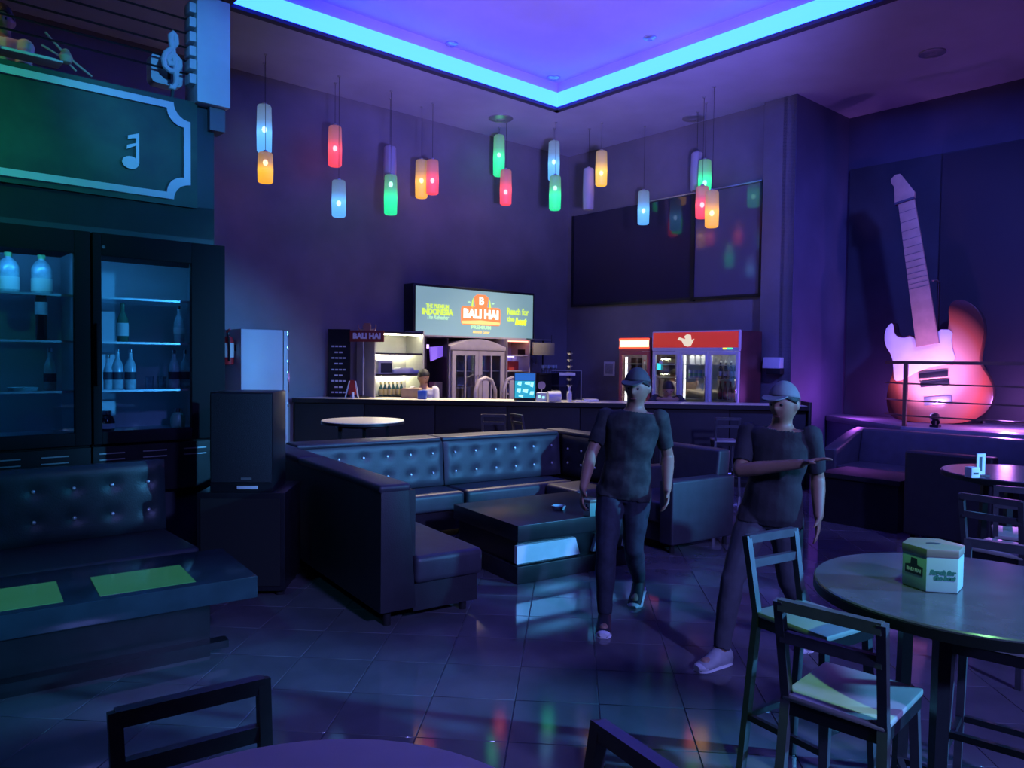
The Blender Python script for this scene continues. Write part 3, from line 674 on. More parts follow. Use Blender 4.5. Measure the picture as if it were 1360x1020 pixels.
# ================================================================ right-hand seating below the stage
sv = UV(G(1197, 566, .88))
STU, STV = sv
s2 = thing('banquette_sofa', 'dark leather banquette against the front of the stage', 'sofa', W(STU-.04, 0, 0), ZA)
sofa_v1 = UV(G(1093, 560, .85))[1]
part('backrest', leather, s2, ('p', [(-.34, .40), (-.0, .40), (-.0, .84), (-.22, .84)], 'y', 2.2, 4.3), bevel=.03, seg=3)
part('seat_cushion', leather, s2, ('b', -.92, -.30, 2.2, 4.3, .25, .43), bevel=.04, seg=3); part('seat_base', leather_dark, s2, ('b', -.88, -.0, 2.22, 4.28, .0, .25))
part('arm', leather, s2, ('p', [(-.92, .1), (0, .1), (0, .84), (-.3, .80), (-.92, .62)], 'y', 4.3, 4.46), bevel=.03, seg=3)
part('backrest', leather, s2, ('p', [(-.34, .40), (-.0, .40), (-.0, .84), (-.22, .84)], 'y', 1.2, 2.19), bevel=.03, seg=3)
a0 = G(1087, 691, 0)
U_, V_ = UV(a0)
lt2 = thing('low_bench_table', 'low black box table in front of the banquette', 'table', W(U_, V_, 0), ZA)
part('top', bar_front, lt2, ('b', -.02, .66, -.82, .02, .47, .52), bevel=.004); part('body', black_lam, lt2, ('b', .0, .64, -.80, 0, .0, .47))
ca_ = G(1198, 722, 0); U_, V_ = UV(ca_)
a2 = thing('armchair', 'tall-backed dark armchair seen from behind in front of the stage', 'armchair', W(U_, V_, 0), ZA)
part('backrest', leather_dark, a2, ('b', .0, .17, -.72, .0, .10, .87), bevel=.025, seg=3); part('arm', leather_dark, a2, ('b', .165, .80, -.72, -.58, .08, .62), bevel=.025, seg=3)
part('arm', leather_dark, a2, ('b', .165, .80, -.14, .0, .08, .62), bevel=.025, seg=3); part('seat_cushion', leather_dark, a2, ('b', .17, .78, -.575, -.145, .22, .42), bevel=.03, seg=3)
part('seat_base', leather_dark, a2, ('b', .12, .76, -.6, -.12, .08, .22))
for x in (.08, .72):
    for y in (-.66, -.06): part('foot', rubber, a2, ('c', (x, y, 0), (x, y, .09), .022))
# ================================================================ stage with giant guitar
stage_top = mat('stage_top', (.25, .22, .27), .35, noise=.2, nscale=4)
ch = G(1095, 551, .88); Uc, Vc = UV(ch)
stg = thing('stage_platform', 'raised stage platform with a magenta-lit top edge in the right alcove', 'stage', (0, 0, 0), ZA)
poly = [(STU, -5), (STU, STV), (min(Uc, SU-.2), PV-.03), (SU-.11, PV-.03), (SU-.11, -5)]
part('body', wall_stage_paint, stg, ('p', poly, 'z', 0, .80)); part('deck', stage_top, stg, ('p', [(a-.03 if i < 3 else a, b) for i, (a, b) in enumerate(poly)], 'z', .80, .88), bevel=.004)
rl = thing('stage_railing', 'dark metal railing with four thin rails in front of the giant guitar', 'railing', W(STU+.04, STV-.02, .88), ZA)
rail_m = mat('rail_brown', (.20, .10, .07), .4, .3)
hs = [EYE+.005-.88, .54, .325, .135]
cdv = Vector((Uc-STU, PV-STV, 0)).normalized()
part('post', rail_m, rl, ('b', -.022, .022, -.022, .022, 0, hs[0]))
part('post', rail_m, rl, ('b', -.022, .022, -2.1, -2.056, 0, hs[0]))
for h in hs:
    part('rail', rail_m, rl, ('r', (0, 0, h), (0, -4.5, h), .03 if h == hs[0] else .014, .04 if h == hs[0] else .018))
    part('rail', rail_m, rl, ('r', (0, 0, h), tuple(cdv*.42 + Vector((0, 0, h))), .03 if h == hs[0] else .014, .04 if h == hs[0] else .018))
# guitar outline measured in decimetres on its own flat face
gd = 10.1
gp = onD(1245, 561, gd); gp.z = .88
K = gd/FPX
gt = thing('giant_guitar', 'giant sunburst electric guitar sculpture with white pickguard leaning on the stage', 'guitar', gp, R(-38))
GX = 1/math.cos(R(9))
def gpoly(pts, sx=1160, sy=220, k=2.8333): return [((sx + x/k - 1245)*K*GX, (561 - (sy + y/k))*K) for x, y in pts]
def smooth_poly(pts, it=2):
    for _ in range(it):
        q_ = []
        for i in range(len(pts)):
            a, b = pts[i], pts[(i+1) % len(pts)]
            q_ += [(a[0]*.75+b[0]*.25, a[1]*.75+b[1]*.25), (a[0]*.25+b[0]*.75, a[1]*.25+b[1]*.75)]
        pts = q_
    return pts
body = [(75,578),(48,612),(50,672),(80,715),(88,775),(68,835),(64,900),(82,955),(150,966),(320,966),(392,925),(420,862),(406,795),(366,738),(374,680),(384,600),(360,535),(305,496),(262,520),(272,600),(250,655),(165,668),(148,628),(118,642),(88,628),(86,590)]
gm = bpy.data.materials.new('sunburst'); gm.use_nodes = True; MATS['sunburst'] = gm
nt = gm.node_tree; bs = nt.nodes['Principled BSDF']; bs.inputs['Roughness'].default_value = .25
tcn = nt.nodes.new('ShaderNodeTexCoord'); mp = nt.nodes.new('ShaderNodeMapping'); mp.inputs['Location'].default_value = (-.0, 0, -.62); mp.inputs['Scale'].default_value = (1.35, .0, .95)
gr = nt.nodes.new('ShaderNodeTexGradient'); gr.gradient_type = 'SPHERICAL'; rp = nt.nodes.new('ShaderNodeValToRGB')
nt.links.new(tcn.outputs['Object'], mp.inputs[0]); nt.links.new(mp.outputs[0], gr.inputs[0]); nt.links.new(gr.outputs['Fac'], rp.inputs[0]); nt.links.new(rp.outputs[0], bs.inputs['Base Color'])
el = rp.color_ramp.elements; el[0].position = .12; el[0].color = (.05, .015, .012, 1); el[1].position = .6; el[1].color = (.85, .45, .28, 1)
e3 = el.new(.3); e3.color = (.55, .12, .05, 1)
part('body', gm, gt, ('p', smooth_poly(gpoly(body)), 'y', -.02, .30), bevel=.02)
pg = [(75,584),(54,615),(55,668),(84,715),(90,775),(92,812),(125,805),(165,775),(220,752),(300,738),(278,665),(284,614),(232,612),(236,655),(170,664),(150,634),(118,646),(88,632),(84,592)]
part('pickguard', white_paint, gt, ('p', smooth_poly(gpoly(pg), 1), 'y', -.045, -.018), bevel=.004)
neckm = mat('guitar_neck', (.52, .30, .22), .5, noise=.15, nscale=8)
part('neck', neckm, gt, ('p', gpoly([(92,128),(146,113),(243,664),(168,679)]), 'y', -.12, -.045), bevel=.006)
for k in range(12):
    f = 1 - 2**(-(k+1)/9.0); a = (92+76*f, 128+551*f); b = (146+97*f, 113+551*f)
    part('fret', lip_dark, gt, ('p', gpoly([a, b, (b[0], b[1]+1.2), (a[0], a[1]+1.2)]), 'y', -.124, -.12))
part('headstock', neckm, gt, ('p', gpoly([(82,131),(78,66),(68,52),(66,38),(80,22),(98,20),(108,34),(150,96),(148,116)]), 'y', -.14, -.05), bevel=.008)
part('nut', lip_dark, gt, ('p', gpoly([(82,128),(148,112),(148,120),(84,136)]), 'y', -.15, -.045))
part('pickup', black_lam, gt, ('p', gpoly([(177,779),(272,765),(272,788),(178,799)]), 'y', -.06, -.02), bevel=.004)
part('pickup', black_lam, gt, ('p', gpoly([(182,813),(277,799),(277,819),(185,831)]), 'y', -.06, -.02), bevel=.004)
part('bridge', steel, gt, ('p', gpoly([(195,868),(285,857),(288,890),(198,900)]), 'y', -.05, -.02), bevel=.004)
pl = part('stage_spotlight', black_metal, None, ('c', (0, 0, .06), (.10, .05, .13), .05, .06, 12), ('b', -.05, .05, -.05, .05, 0, .03), ('r', (-.0, 0, .02), (.0, .0, .08), .03, .1), loc=W(10.27, 3.60, .88), rot=(0, 0, AU)); tag(pl, 'small floor spotlight at the foot of the giant guitar', 'spotlight')
ms2 = onD(1305, 492, 10.35); ms2.z = .88
mst = thing('music_stand', 'pale blue music stand panel behind the right edge of the giant guitar', 'stand', ms2, R(-20))
part('tray', white_plastic, mst, ('b', -.07, .07, 0, .02, .86, 1.62)); part('pole', steel, mst, ('c', (0, .03, 0), (0, .03, 1.0), .015)); part('foot', black_metal, mst, ('r', (-.2, .03, .02), (.2, .03, .02), .03, .03), ('r', (0, -.17, .02), (0, .23, .02), .03, .03))
mk = onD(1246, 440, 10.5); mk.z = .88
mic = thing('microphone_stand', 'thin bent steel stand rising behind the guitar neck', 'stand', mk, R(-20))
part('pole', chrome, mic, ('t', [(0, 0, .02), (0, 0, 1.9), (-.03, 0, 1.94), (-.10, 0, 1.94)], .012, 8)); part('base', black_metal, mic, ('l', [(.14, 0), (.14, .02), (.02, .035), (0, .035)], (0, 0, 0), 20))
ORD = ['first', 'second', 'third', 'fourth', 'fifth', 'sixth']
# ================================================================ back bar on the sign wall
def hgt(px, py, D): return onD(px, py, D).z
def fit(o, w, h):
    xs = [v.co.x for v in o.data.vertices]; ys = [v.co.y for v in o.data.vertices]
    o.scale = (w/(max(xs)-min(xs)), h/(max(ys)-min(ys)), 1); return o
def emat(name, col, s=1.0, base=None): return mat(name, base or tuple(c*.5 for c in col), .5, emit=col, es=s)
sign_face = emat('sign_face', (.17, .30, .32), .9, (.2, .3, .3)); sign_orange = emat('sign_orange', (.85, .22, .07), 1.0); sign_white = emat('sign_white', (1, .93, .85), 1.1)
sign_lime = emat('sign_lime', (.55, .72, .10), 1.0); sign_yellow = emat('sign_yellow', (.95, .6, .2), 1.0); sign_grn = emat('sign_green_text', (.45, .75, .45), .9)
U0, U1 = UV(onV(552, 412, 9.72))[0], UV(onV(707, 420, 9.72))[0]
lb = thing('light_box_sign', 'large backlit beer sign lettered BALI HAI above the back bar', 'sign', W(U0, 9.72, 2.03), ZA)
LW, LH = U1-U0, .745
part('housing', black_metal, lb, ('b', -.04, LW+.04, .0, .27, -.04, LH+.04), bevel=.006)
part('face_panel', sign_face, lb, ('b', 0, LW, -.012, .0, 0, LH))
Y = -.016
pl_ = part('logo_plate', sign_orange, lb, ('p', rrect(.355*LW, .695*LW, .25*LH, .65*LH, .05), 'y', Y, -.012))
part('logo_band', sign_yellow, pl_, ('p', [(.36*LW, .27*LH), (.69*LW, .27*LH), (.69*LW, .33*LH), (.525*LW, .36*LH), (.36*LW, .33*LH)], 'y', Y-.002, Y))
fit(text('lettering', 'BALI HAI', .2, sign_white, lb, (.525*LW, Y-.004, .485*LH), .002, .012), .74, .155)
bd = part('logo_badge', sign_orange, lb, ('p', [(.475*LW, .64*LH), (.575*LW, .64*LH), (.588*LW, .86*LH), (.56*LW, .92*LH), (.49*LW, .92*LH), (.462*LW, .86*LH)], 'y', Y, -.012))
fit(text('lettering', 'B', .15, sign_white, bd, (.525*LW, Y-.004, .775*LH), .002, .006), .10, .13)
for s in (-1, 1):
    part('hop_leaf', sign_lime, lb, ('p', [(.525*LW+s*.17, .62*LH), (.525*LW+s*.21, .64*LH), (.525*LW+s*.19, .78*LH), (.525*LW+s*.165, .84*LH)], 'y', Y, -.012))
    part('star', sign_grn, lb, ('p', [(.525*LW+s*.25, .72*LH), (.525*LW+s*.29, .74*LH), (.525*LW+s*.25, .76*LH), (.525*LW+s*.215, .74*LH)], 'y', Y, -.012))
fit(text('lettering', 'PREMIUM', .1, sign_grn, lb, (.525*LW, Y, .20*LH), .002, .004), .42, .06)
fit(text('lettering', 'Munich Lager', .1, sign_yellow, lb, (.525*LW, Y, .10*LH), .002, .002, shear=.3), .36, .055)
fit(text('lettering', 'THE PREMIUM', .1, sign_lime, lb, (.165*LW, Y, .60*LH), .002, .004), .44, .065)
fit(text('lettering', 'INDONESIA', .1, sign_lime, lb, (.165*LW, Y, .48*LH), .002, .006), .60, .10)
fit(text('lettering', 'The Refresher', .1, sign_grn, lb, (.165*LW, Y, .37*LH), .002, .002, shear=.3), .42, .07)
fit(text('lettering', 'Reach for', .1, sign_lime, lb, (.855*LW, Y, .59*LH), .002, .004), .50, .12)
fit(text('lettering', 'the', .1, sign_lime, lb, (.79*LW, Y, .42*LH), .002, .004), .17, .08)
fit(text('lettering', 'best', .1, emat('sign_bright_lime', (.7, .95, .05), 1.1), lb, (.88*LW, Y, .37*LH), .002, .008, shear=.25), .27, .13)
# lit open shelf
uL, uR = UV(onV(499, 480, 9.45))[0], UV(onV(562, 480, 9.45))[0]
led_warm = emat('led_warm', (1.0, .95, .68), 40.0)
shf = thing('back_bar_shelf', 'open back bar shelf unit lit by white strip lights', 'shelf', W(uL, 9.45, 0), ZA)
sw = uR-uL
part('side_panel', MATS.get('shelf_back') or mat('shelf_back', (.62, .62, .54), .4, noise=.15, nscale=4), shf, ('b', -.02, 0, 0, .5, 0, 2.08)); part('side_panel', MATS['shelf_back'], shf, ('b', sw, sw+.02, 0, .5, 0, 2.08))
part('back_panel', mat('shelf_back', (.62, .62, .54), .4, noise=.15, nscale=4), shf, ('b', 0, sw, .46, .49, .9, 2.06))
for z in (2.05, 1.74, 1.43, 1.11):
    b_ = part('shelf_board', black_lam, shf, ('b', 0, sw, .02, .46, z-.03, z))
    if z > 1.2: part('strip_light', led_warm, b_, ('b', .02, sw-.02, .05 if z > 2 else .40, .07 if z > 2 else .42, z-.045, z-.031))
part('base_cabinet', black_lam, shf, ('b', 0, sw, .02, .46, 0, 1.08))
def sh_at(px, z, dy=.2): p = onV(px, 500, 9.45+dy); p.z = z; return p
mw = thing('counter_box', 'white framed dark box on the middle lit shelf', 'appliance', sh_at(512, 1.43, .15), ZA)
part('case', white_plastic, mw, ('b', -.12, .12, 0, .22, 0, .20), bevel=.006); part('window', lab_d, mw, ('b', -.08, .11, -.006, 0, .02, .16))
for k, (px, w_, hh) in enumerate(((530, .10, .07), (541, .12, .09), (551, .09, .06))):
    o = part('folded_towel', white_plastic, None, ('b', -w_, w_, 0, .2, 0, hh), bevel=.02, seg=3, loc=sh_at(px, 1.43, .12), rot=(0, 0, ZA))
    tag(o, ('left', 'middle', 'right')[k] + ' folded white towel on the lit middle shelf', 'towel', 'folded towels')
for k in range(6):
    p = sh_at(506 + k*5.4, 1.11, .12)
    bottle('beer_bottle', ORD[k] + ' small yellow-labelled bottle from the left on the lowest lit shelf', 'bottle', p, [(r*.95, z*.75) for r, z in P_BEER], b_green, lab_y, (lab_y, .030, .02, .10), 'yellow-labelled bottles on the lit shelf', 10)
# dark nook with purple light
nk = thing('storage_nook', 'dark open nook lit purple beside the pale display cabinet', 'cabinet', W(uR+.04, 9.45, 0), ZA)
nw = UV(onV(596, 480, 9.45))[0] - uR - .05
part('side_panel', black_lam, nk, ('b', 0, .02, 0, .5, 0, 1.98)); part('side_panel', black_lam, nk, ('b', nw-.02, nw, 0, .5, 0, 1.98)); part('back_panel', black_lam, nk, ('b', .02, nw-.02, .46, .49, 0, 1.98))
part('top_panel', black_lam, nk, ('b', 0, nw, 0, .5, 1.98, 2.0)); part('light_panel', emat('purple_light', (.55, .12, .95), 1.1), nk, ('b', .02, .12, .30, .32, 1.15, 1.86))
part('light_cap', emat('lilac_light', (.65, .45, 1.0), 1.8), nk, ('b', .02, .22, .22, .24, 1.82, 1.88)); part('shelf_board', black_lam, nk, ('b', .02, nw-.02, .05, .46, 1.05, 1.08))
part('hanging_cloth', mat('purple_cloth', (.30, .2, .7), .7, emit=(.25, .12, .8), es=.5), nk, ('p', [(.18, 1.62), (.34, 1.68), (nw-.03, 1.70), (nw-.03, 1.86), (.16, 1.84)], 'y', .1, .13))  # purple light on the cloth put in as emission
cbx = part('cardboard_box', card, None, ('b', -.09, .09, 0, .16, 0, .22), bevel=.004, loc=sh_at(584, 1.08, .12), rot=(0, 0, ZA)); tag(cbx, 'small cardboard box at the bottom of the purple nook', 'box')
# pale display cabinet with arched top
pale_wood = mat('pale_wood', (.56, .48, .44), .5, noise=.15, nscale=6)
cu0, cu1 = UV(onV(598, 480, 9.42))[0], UV(onV(672, 480, 9.42))[0]; cw = cu1-cu0
dc = thing('display_cabinet', 'pale wooden display cabinet with arched top and glazed doors behind the bar', 'cabinet', W(cu0, 9.42, 0), ZA)
part('carcass', pale_wood, dc, ('b', 0, .03, .03, .5, 0, 1.86), ('b', cw-.03, cw, .03, .5, 0, 1.86), ('b', .03, cw-.03, .46, .5, 0, 1.86), ('b', .03, cw-.03, .03, .46, 0, .95))
arch = [(0, 1.80)] + [(cw*(k/12), 1.86 + .12*math.sin(math.pi*k/12)) for k in range(13)] + [(cw, 1.80)]
part('pediment', pale_wood, dc, ('p', arch, 'y', .0, .5), bevel=.006)
for k in range(2):
    a, b = .04 + k*(cw-.08)/2, .04 + (k+1)*(cw-.08)/2 - .006
    d_ = part('door', pale_wood, dc, ('b', a, a+.07, 0, .03, .96, 1.79), ('b', b-.07, b, 0, .03, .96, 1.79), ('b', a+.07, b-.07, 0, .03, 1.72, 1.79), ('b', a+.07, b-.07, 0, .03, .96, 1.03))
    part('pane', glass, d_, ('b', a+.07, b-.07, .012, .018, 1.03, 1.72)); part('knob', chrome, d_, ('c', ((b-.03) if k == 0 else (a+.03), -.03, 1.4), ((b-.03) if k == 0 else (a+.03), 0, 1.4), .012))
    part('mullion', pale_wood, d_, ('b', (a+b)/2-.012, (a+b)/2+.012, .0, .03, 1.03, 1.72))
for z in (1.22, 1.48): part('shelf_board', pale_wood, dc, ('b', .03, cw-.03, .06, .46, z-.02, z))
for k, (px, z) in enumerate(((612, 1.48), (626, 1.22), (640, 1.48), (655, 1.22))):
    p = onV(px, 490, 9.42+.25); p.z = z
    tag(part('glass_goblet', glass, None, ('l', [(.035, 0), (.004, .01), (.004, .06), (.03, .09), (.034, .14), (.03, .14), (0, .09)]), loc=p), ORD[k] + ' stemmed glass from the left inside the pale display cabinet', 'glass', 'glasses in the display cabinet')
ch0 = thing('dining_chair', 'pale curved-back chair in front of the display cabinet, left one', 'chair', W(cu0+.32, 8.95, 0), ZA)
part('backrest', pale_wood, ch0, ('t', [(-.19, 0, .80), (-.20, .0, 1.18), (-.12, 0, 1.34), (0, 0, 1.38), (.12, 0, 1.34), (.20, 0, 1.18), (.19, 0, .80)], .028, 8)); part('splat', pale_wood, ch0, ('b', -.06, .06, -.012, .012, .80, 1.36), bevel=.005)
part('seat', pale_wood, ch0, ('b', -.21, .21, -.4, .02, .76, .80), bevel=.01)
for x in (-.18, .18):
    for y in (-.37, 0): part('leg', pale_wood, ch0, ('r', (x, y, .77), (x*1.08, y*1.03, 0), .035, .035, (1, 0, 0)))
dup(ch0, W(cu0+.86, 8.95, 0), ZA + R(6), 'pale curved-back chair in front of the display cabinet, right one')
# lit shelf right of the cabinet
rs0, rs1 = cu1+.04, UV(onV(704, 480, 9.45))[0]; rw = rs1-rs0
rsf = thing('open_cabinet', 'tall open cabinet lit pink and violet inside, right of the display cabinet', 'cabinet', W(rs0, 9.45, 0), ZA)
part('side_panel', pale_wood, rsf, ('b', 0, .02, 0, .5, 0, 2.0)); part('side_panel', pale_wood, rsf, ('b', rw-.02, rw, 0, .5, 0, 2.0)); part('back_panel', mat('violet_back', (.5, .45, .65), .5), rsf, ('b', .02, rw-.02, .46, .49, 0, 2.0))
for z in (2.0, 1.74, 1.48, 1.28, 1.10): part('shelf_board', pale_wood, rsf, ('b', .02, rw-.02, .03, .46, z-.02, z))
part('strip_light', emat('pink_light', (1.0, .30, .20), 3.0), rsf, ('b', .03, rw-.03, .02, .05, 1.955, 1.975)); part('strip_light', emat('violet_light', (.35, .30, 1.0), 4.0), rsf, ('b', .03, rw-.03, .38, .42, 1.70, 1.715))
for k in range(4):
    p = onV(677+k*6.5, 490, 9.45+.2); p.z = 1.48 if k < 2 else 1.28
    tag(part('snack_pack', lab_r, None, ('b', -.055, .055, -.04, .04, 0, .15), bevel=.012, loc=p, rot=(0, 0, ZA)), ORD[k] + ' red packet from the left on the violet-lit cabinet shelves', 'packet', 'red packets')
cap_ = part('cable_box', black_lam, None, ('b', -.08, .08, -.1, .1, 0, .10), bevel=.006, loc=onV(697, 470, 9.65), rot=(0, 0, ZA)); cap_.location.z = 1.74; tag(cap_, 'black box on the upper shelf of the violet-lit cabinet', 'box')
sof = struct('trim_6', pale_wood, ('b', uR+.1, rs1, 9.55, 9.98, 2.0, 2.024), rz=ZA)
# hanging beige panel, rack of glasses
hb = thing('hanging_sign', 'beige rectangular board hanging right of the violet-lit cabinet', 'sign', onV(722, 464, 9.3), ZA)
part('board', mat('beige_panel', (.42, .38, .22), .6, noise=.1), hb, ('b', -.24, .26, 0, .03, -.10, .11), bevel=.004)
for x in (-.2, .2): part('hanger', black_metal, hb, ('c', (x, .015, .1), (x, .015, .25), .004))
gl = thing('glass_rack', 'dark counter rack beside the beige hanging panel', 'rack', onV(723, 500, 9.35)*1, ZA); gl.location.z = 0
part('cabinet', black_lam, gl, ('b', -.12, .36, 0, .5, 0, 1.40), bevel=.005); part('top_board', black_wood, gl, ('b', -.13, .37, -.01, .51, 1.40, 1.43))
part('upright', black_metal, gl, ('b', -.12, -.10, .4, .42, 1.43, 2.03)); part('upright', black_metal, gl, ('b', .34, .36, .4, .42, 1.43, 2.03)); part('top_shelf', steel, gl, ('b', -.12, .36, .2, .46, 2.0, 2.02))
for k in range(6):
    p = onV(721+k*3.4, 490, 9.5 + .12*(k % 2)); p.z = 1.43
    tag(part('wine_glass', b_clear, None, ('l', [(.03, 0), (.004, .008), (.004, .06), (.028, .09), (.026, .14), (0, .10)]), loc=p), ORD[k] + ' small clear glass from the left on the dark rack', 'glass', 'glasses on the dark rack')
# things on the worktop
def on_top(px, dy=.3): return onbar(px, dy)
q_ = on_top(450, .45); D = q_.y
mb_ = thing('menu_board', 'tall black menu board with rows of white writing on the bar, far left', 'menu', q_, BD)
bwid = 30*D/FPX; bt = hgt(450, 437, D) - BH
part('board', black_lam, mb_, ('b', -bwid/2, bwid/2, 0, .03, 0, bt), bevel=.004)
for i, y in enumerate((460, 468, 475.5, 483, 491, 498.5, 506, 514, 521)):
    z = hgt(450, y, D) - BH; n = 4 if i % 2 == 0 else 2; ww = (.22 if i % 2 == 0 else .13)
    part('writing', white_paint, mb_, *[('b', -ww/2 + ww*k/n, -ww/2 + ww*(k+.78)/n, -.003, 0, z-.011, z+.011) for k in range(n)])
q_ = on_top(487, .40); D = q_.y
bs_ = thing('beer_pole_sign', 'small dark red BALI HAI sign on a pole standing on the bar', 'sign', q_, BD)
zc = hgt(487, 446, D) - BH; pwid = 46*D/FPX
red_dark = mat('sign_red_dark', (.20, .03, .025), .5)
part('plate', red_dark, bs_, ('b', -pwid/2, pwid/2, -.012, .012, zc-.085, zc+.075), bevel=.004); part('pole', steel, bs_, ('c', (-.06, .02, .02), (-.06, .02, zc), .012)); part('clamp', steel, bs_, ('c', (-.06, .02, .42), (-.06, .02, .56), .022))
part('base', black_metal, bs_, ('l', [(.09, 0), (.09, .015), (.02, .03), (0, .03)], (-.06, .02, 0), 20))
part('emblem', mat('emblem_tan', (.35, .16, .12), .5), bs_, ('p', [(-.045, zc+.075), (.045, zc+.075), (.06, zc+.13), (.04, zc+.18), (-.04, zc+.18), (-.06, zc+.13)], 'y', -.01, .01))
for s in (-1, 1): part('laurel', MATS['emblem_tan'], bs_, ('t', [(s*.10, 0, zc+.08), (s*.13, 0, zc+.12), (s*.12, 0, zc+.16)], .008, 6))
fit(text('lettering', 'BALI HAI', .1, white_paint, bs_, (0, -.014, zc-.005), .002, .006), .40, .085)
q_ = on_top(467, .2)
ez = thing('easel_card', 'small red easel card with pale legs on the bar below the pole sign', 'sign', q_, BD)
part('card', mat('easel_red', (.45, .04, .03), .5), ez, ('p', [(-.05, .05), (.06, .05), (.045, .25), (-.03, .25)], 'y', 0, .02)); part('leg', white_plastic, ez, ('r', (-.09, -.01, 0), (-.03, .0, .24), .016, .016, (1, 0, 0))); part('leg', white_plastic, ez, ('r', (.10, -.01, 0), (.05, .0, .24), .016, .016, (1, 0, 0)))
part('candle', white_plastic, ez, ('c', (.035, -.06, 0), (.035, -.06, .09), .018))
q_ = on_top(697, .25); D = q_.y
ds = thing('display_screen', 'bright cyan screen with pictures of food standing on the bar', 'screen', q_, BD)
dw = 29*D/FPX; dh = hgt(697, 495, D)-BH
part('case', black_metal, ds, ('b', -dw/2, dw/2, 0, .05, 0, dh), bevel=.006); part('header', emat('screen_blue', (.02, .12, .42), .9), ds, ('b', -dw/2+.01, dw/2-.01, -.004, 0, dh*.72, dh-.01))
part('screen', emat('screen_teal', (.02, .30, .42), 1.0), ds, ('b', -dw/2+.01, dw/2-.01, -.004, 0, .04, dh*.71))
cy = emat('screen_cyan', (.35, .9, 1.0), 1.1)
for k, (x, z, a, b) in enumerate(((-.08, .22, .05, .04), (.03, .23, .07, .03), (.09, .2, .04, .05), (-.09, .12, .05, .05), (.0, .12, .07, .04), (.09, .09, .05, .04), (-.06, .06, .06, .02))):
    part('picture', cy, ds, ('p', [(x-a/2, z), (x+a/2, z-.015), (x+a/2+.01, z+b), (x-a/2+.01, z+b)], 'y', -.006, -.004))
q_ = on_top(752, .3); D = q_.y
ag = thing('acrylic_screen', 'clear acrylic guard panel on the bar near the corner', 'screen', q_, BD)
aw = 40*D/FPX; ah = hgt(752, 492, D)-BH
part('panel', acrylic, ag, ('b', -aw/2, aw/2, 0, .008, 0, ah)); part('edge', steel, ag, ('b', aw/2-.012, aw/2, -.004, .014, 0, ah), ('b', -aw/2, aw/2, -.002, .012, ah-.008, ah)); part('label_strip', white_paint, ag, ('b', -.10, .12, -.004, 0, ah-.07, ah-.03))
q_ = on_top(756, .12)
bottle('sauce_bottle', 'white pump bottle in front of the acrylic guard', 'bottle', q_, [(.03, 0), (.034, .01), (.034, .11), (.02, .135), (.012, .14), (.012, .19)], white_plastic, white_plastic, None)
q_ = on_top(738, .14)
o = thing('paper_roll', 'white paper roll lying on the bar beside the cyan screen', 'roll', q_, BD + R(20))
part('roll', white_plastic, o, ('c', (-.12, 0, .07), (.06, 0, .07), .07, .07, 20)); part('core', lab_d, o, ('c', (.06, 0, .07), (.062, 0, .07), .045, .045, 16))
q_ = on_top(719, .2)
o = thing('receipt_printer', 'small pale receipt printer right of the cyan screen', 'printer', q_, BD); part('case', cool_in, o, ('b', -.07, .07, -.06, .06, 0, .12), bevel=.015, seg=3); part('button', cy, o, ('b', -.045, -.01, -.064, -.06, .05, .08), ('b', .015, .045, -.064, -.06, .04, .07))
o = thing('hand_fan', 'round paddle sign rising behind the receipt printer', 'sign', on_top(719, .34), BD); part('disc', mat('mauve_disc', (.35, .25, .33), .6), o, ('c', (0, 0, .21), (0, .012, .21), .055, .055, 20)); part('stick', steel, o, ('c', (0, .006, 0), (0, .006, .16), .008))
for k, (px, dy) in enumerate(((774, .15), (784, .28))):
    o = part('napkin_pile', paper, None, ('b', -.10, .10, -.07, .07, 0, .02+.015*k), bevel=.006, loc=on_top(px, dy), rot=(0, 0, BD+R(10*k))); tag(o, ('pile of white napkins nearest the acrylic guard', 'thicker pile of white paper on the bar, right of the napkins')[k], 'paper')
cd_ = thing('cup_dispenser', 'tall column of small bowls rising from the bar by the corner', 'dispenser', on_top(756, .42), BD)
zt_ = hgt(756, 466, onbar(756, .42).y) - BH
part('pole', black_metal, cd_, ('c', (0, 0, 0), (0, 0, zt_), .012))
for k in range(7): part('bowl', steel, cd_, ('l', [(.02, 0), (.045, .03), (.04, .03), (0, .008)], (0, 0, .10 + k*(zt_-.16)/6), 14))
o = part('brown_carton', card, None, ('b', -.13, .13, -.1, .1, 0, .14), bevel=.004, loc=on_top(547, .5), rot=(0, 0, BD)); tag(o, 'brown carton on the bar in front of the left bartender', 'box')
o = part('blue_tub', mat('blue_tub', (.03, .10, .45), .4), None, ('b', -.06, .06, -.05, .05, 0, .12), bevel=.01, loc=on_top(561, .25), rot=(0, 0, BD)); tag(o, 'small blue tub on the bar before the left bartender', 'tub')
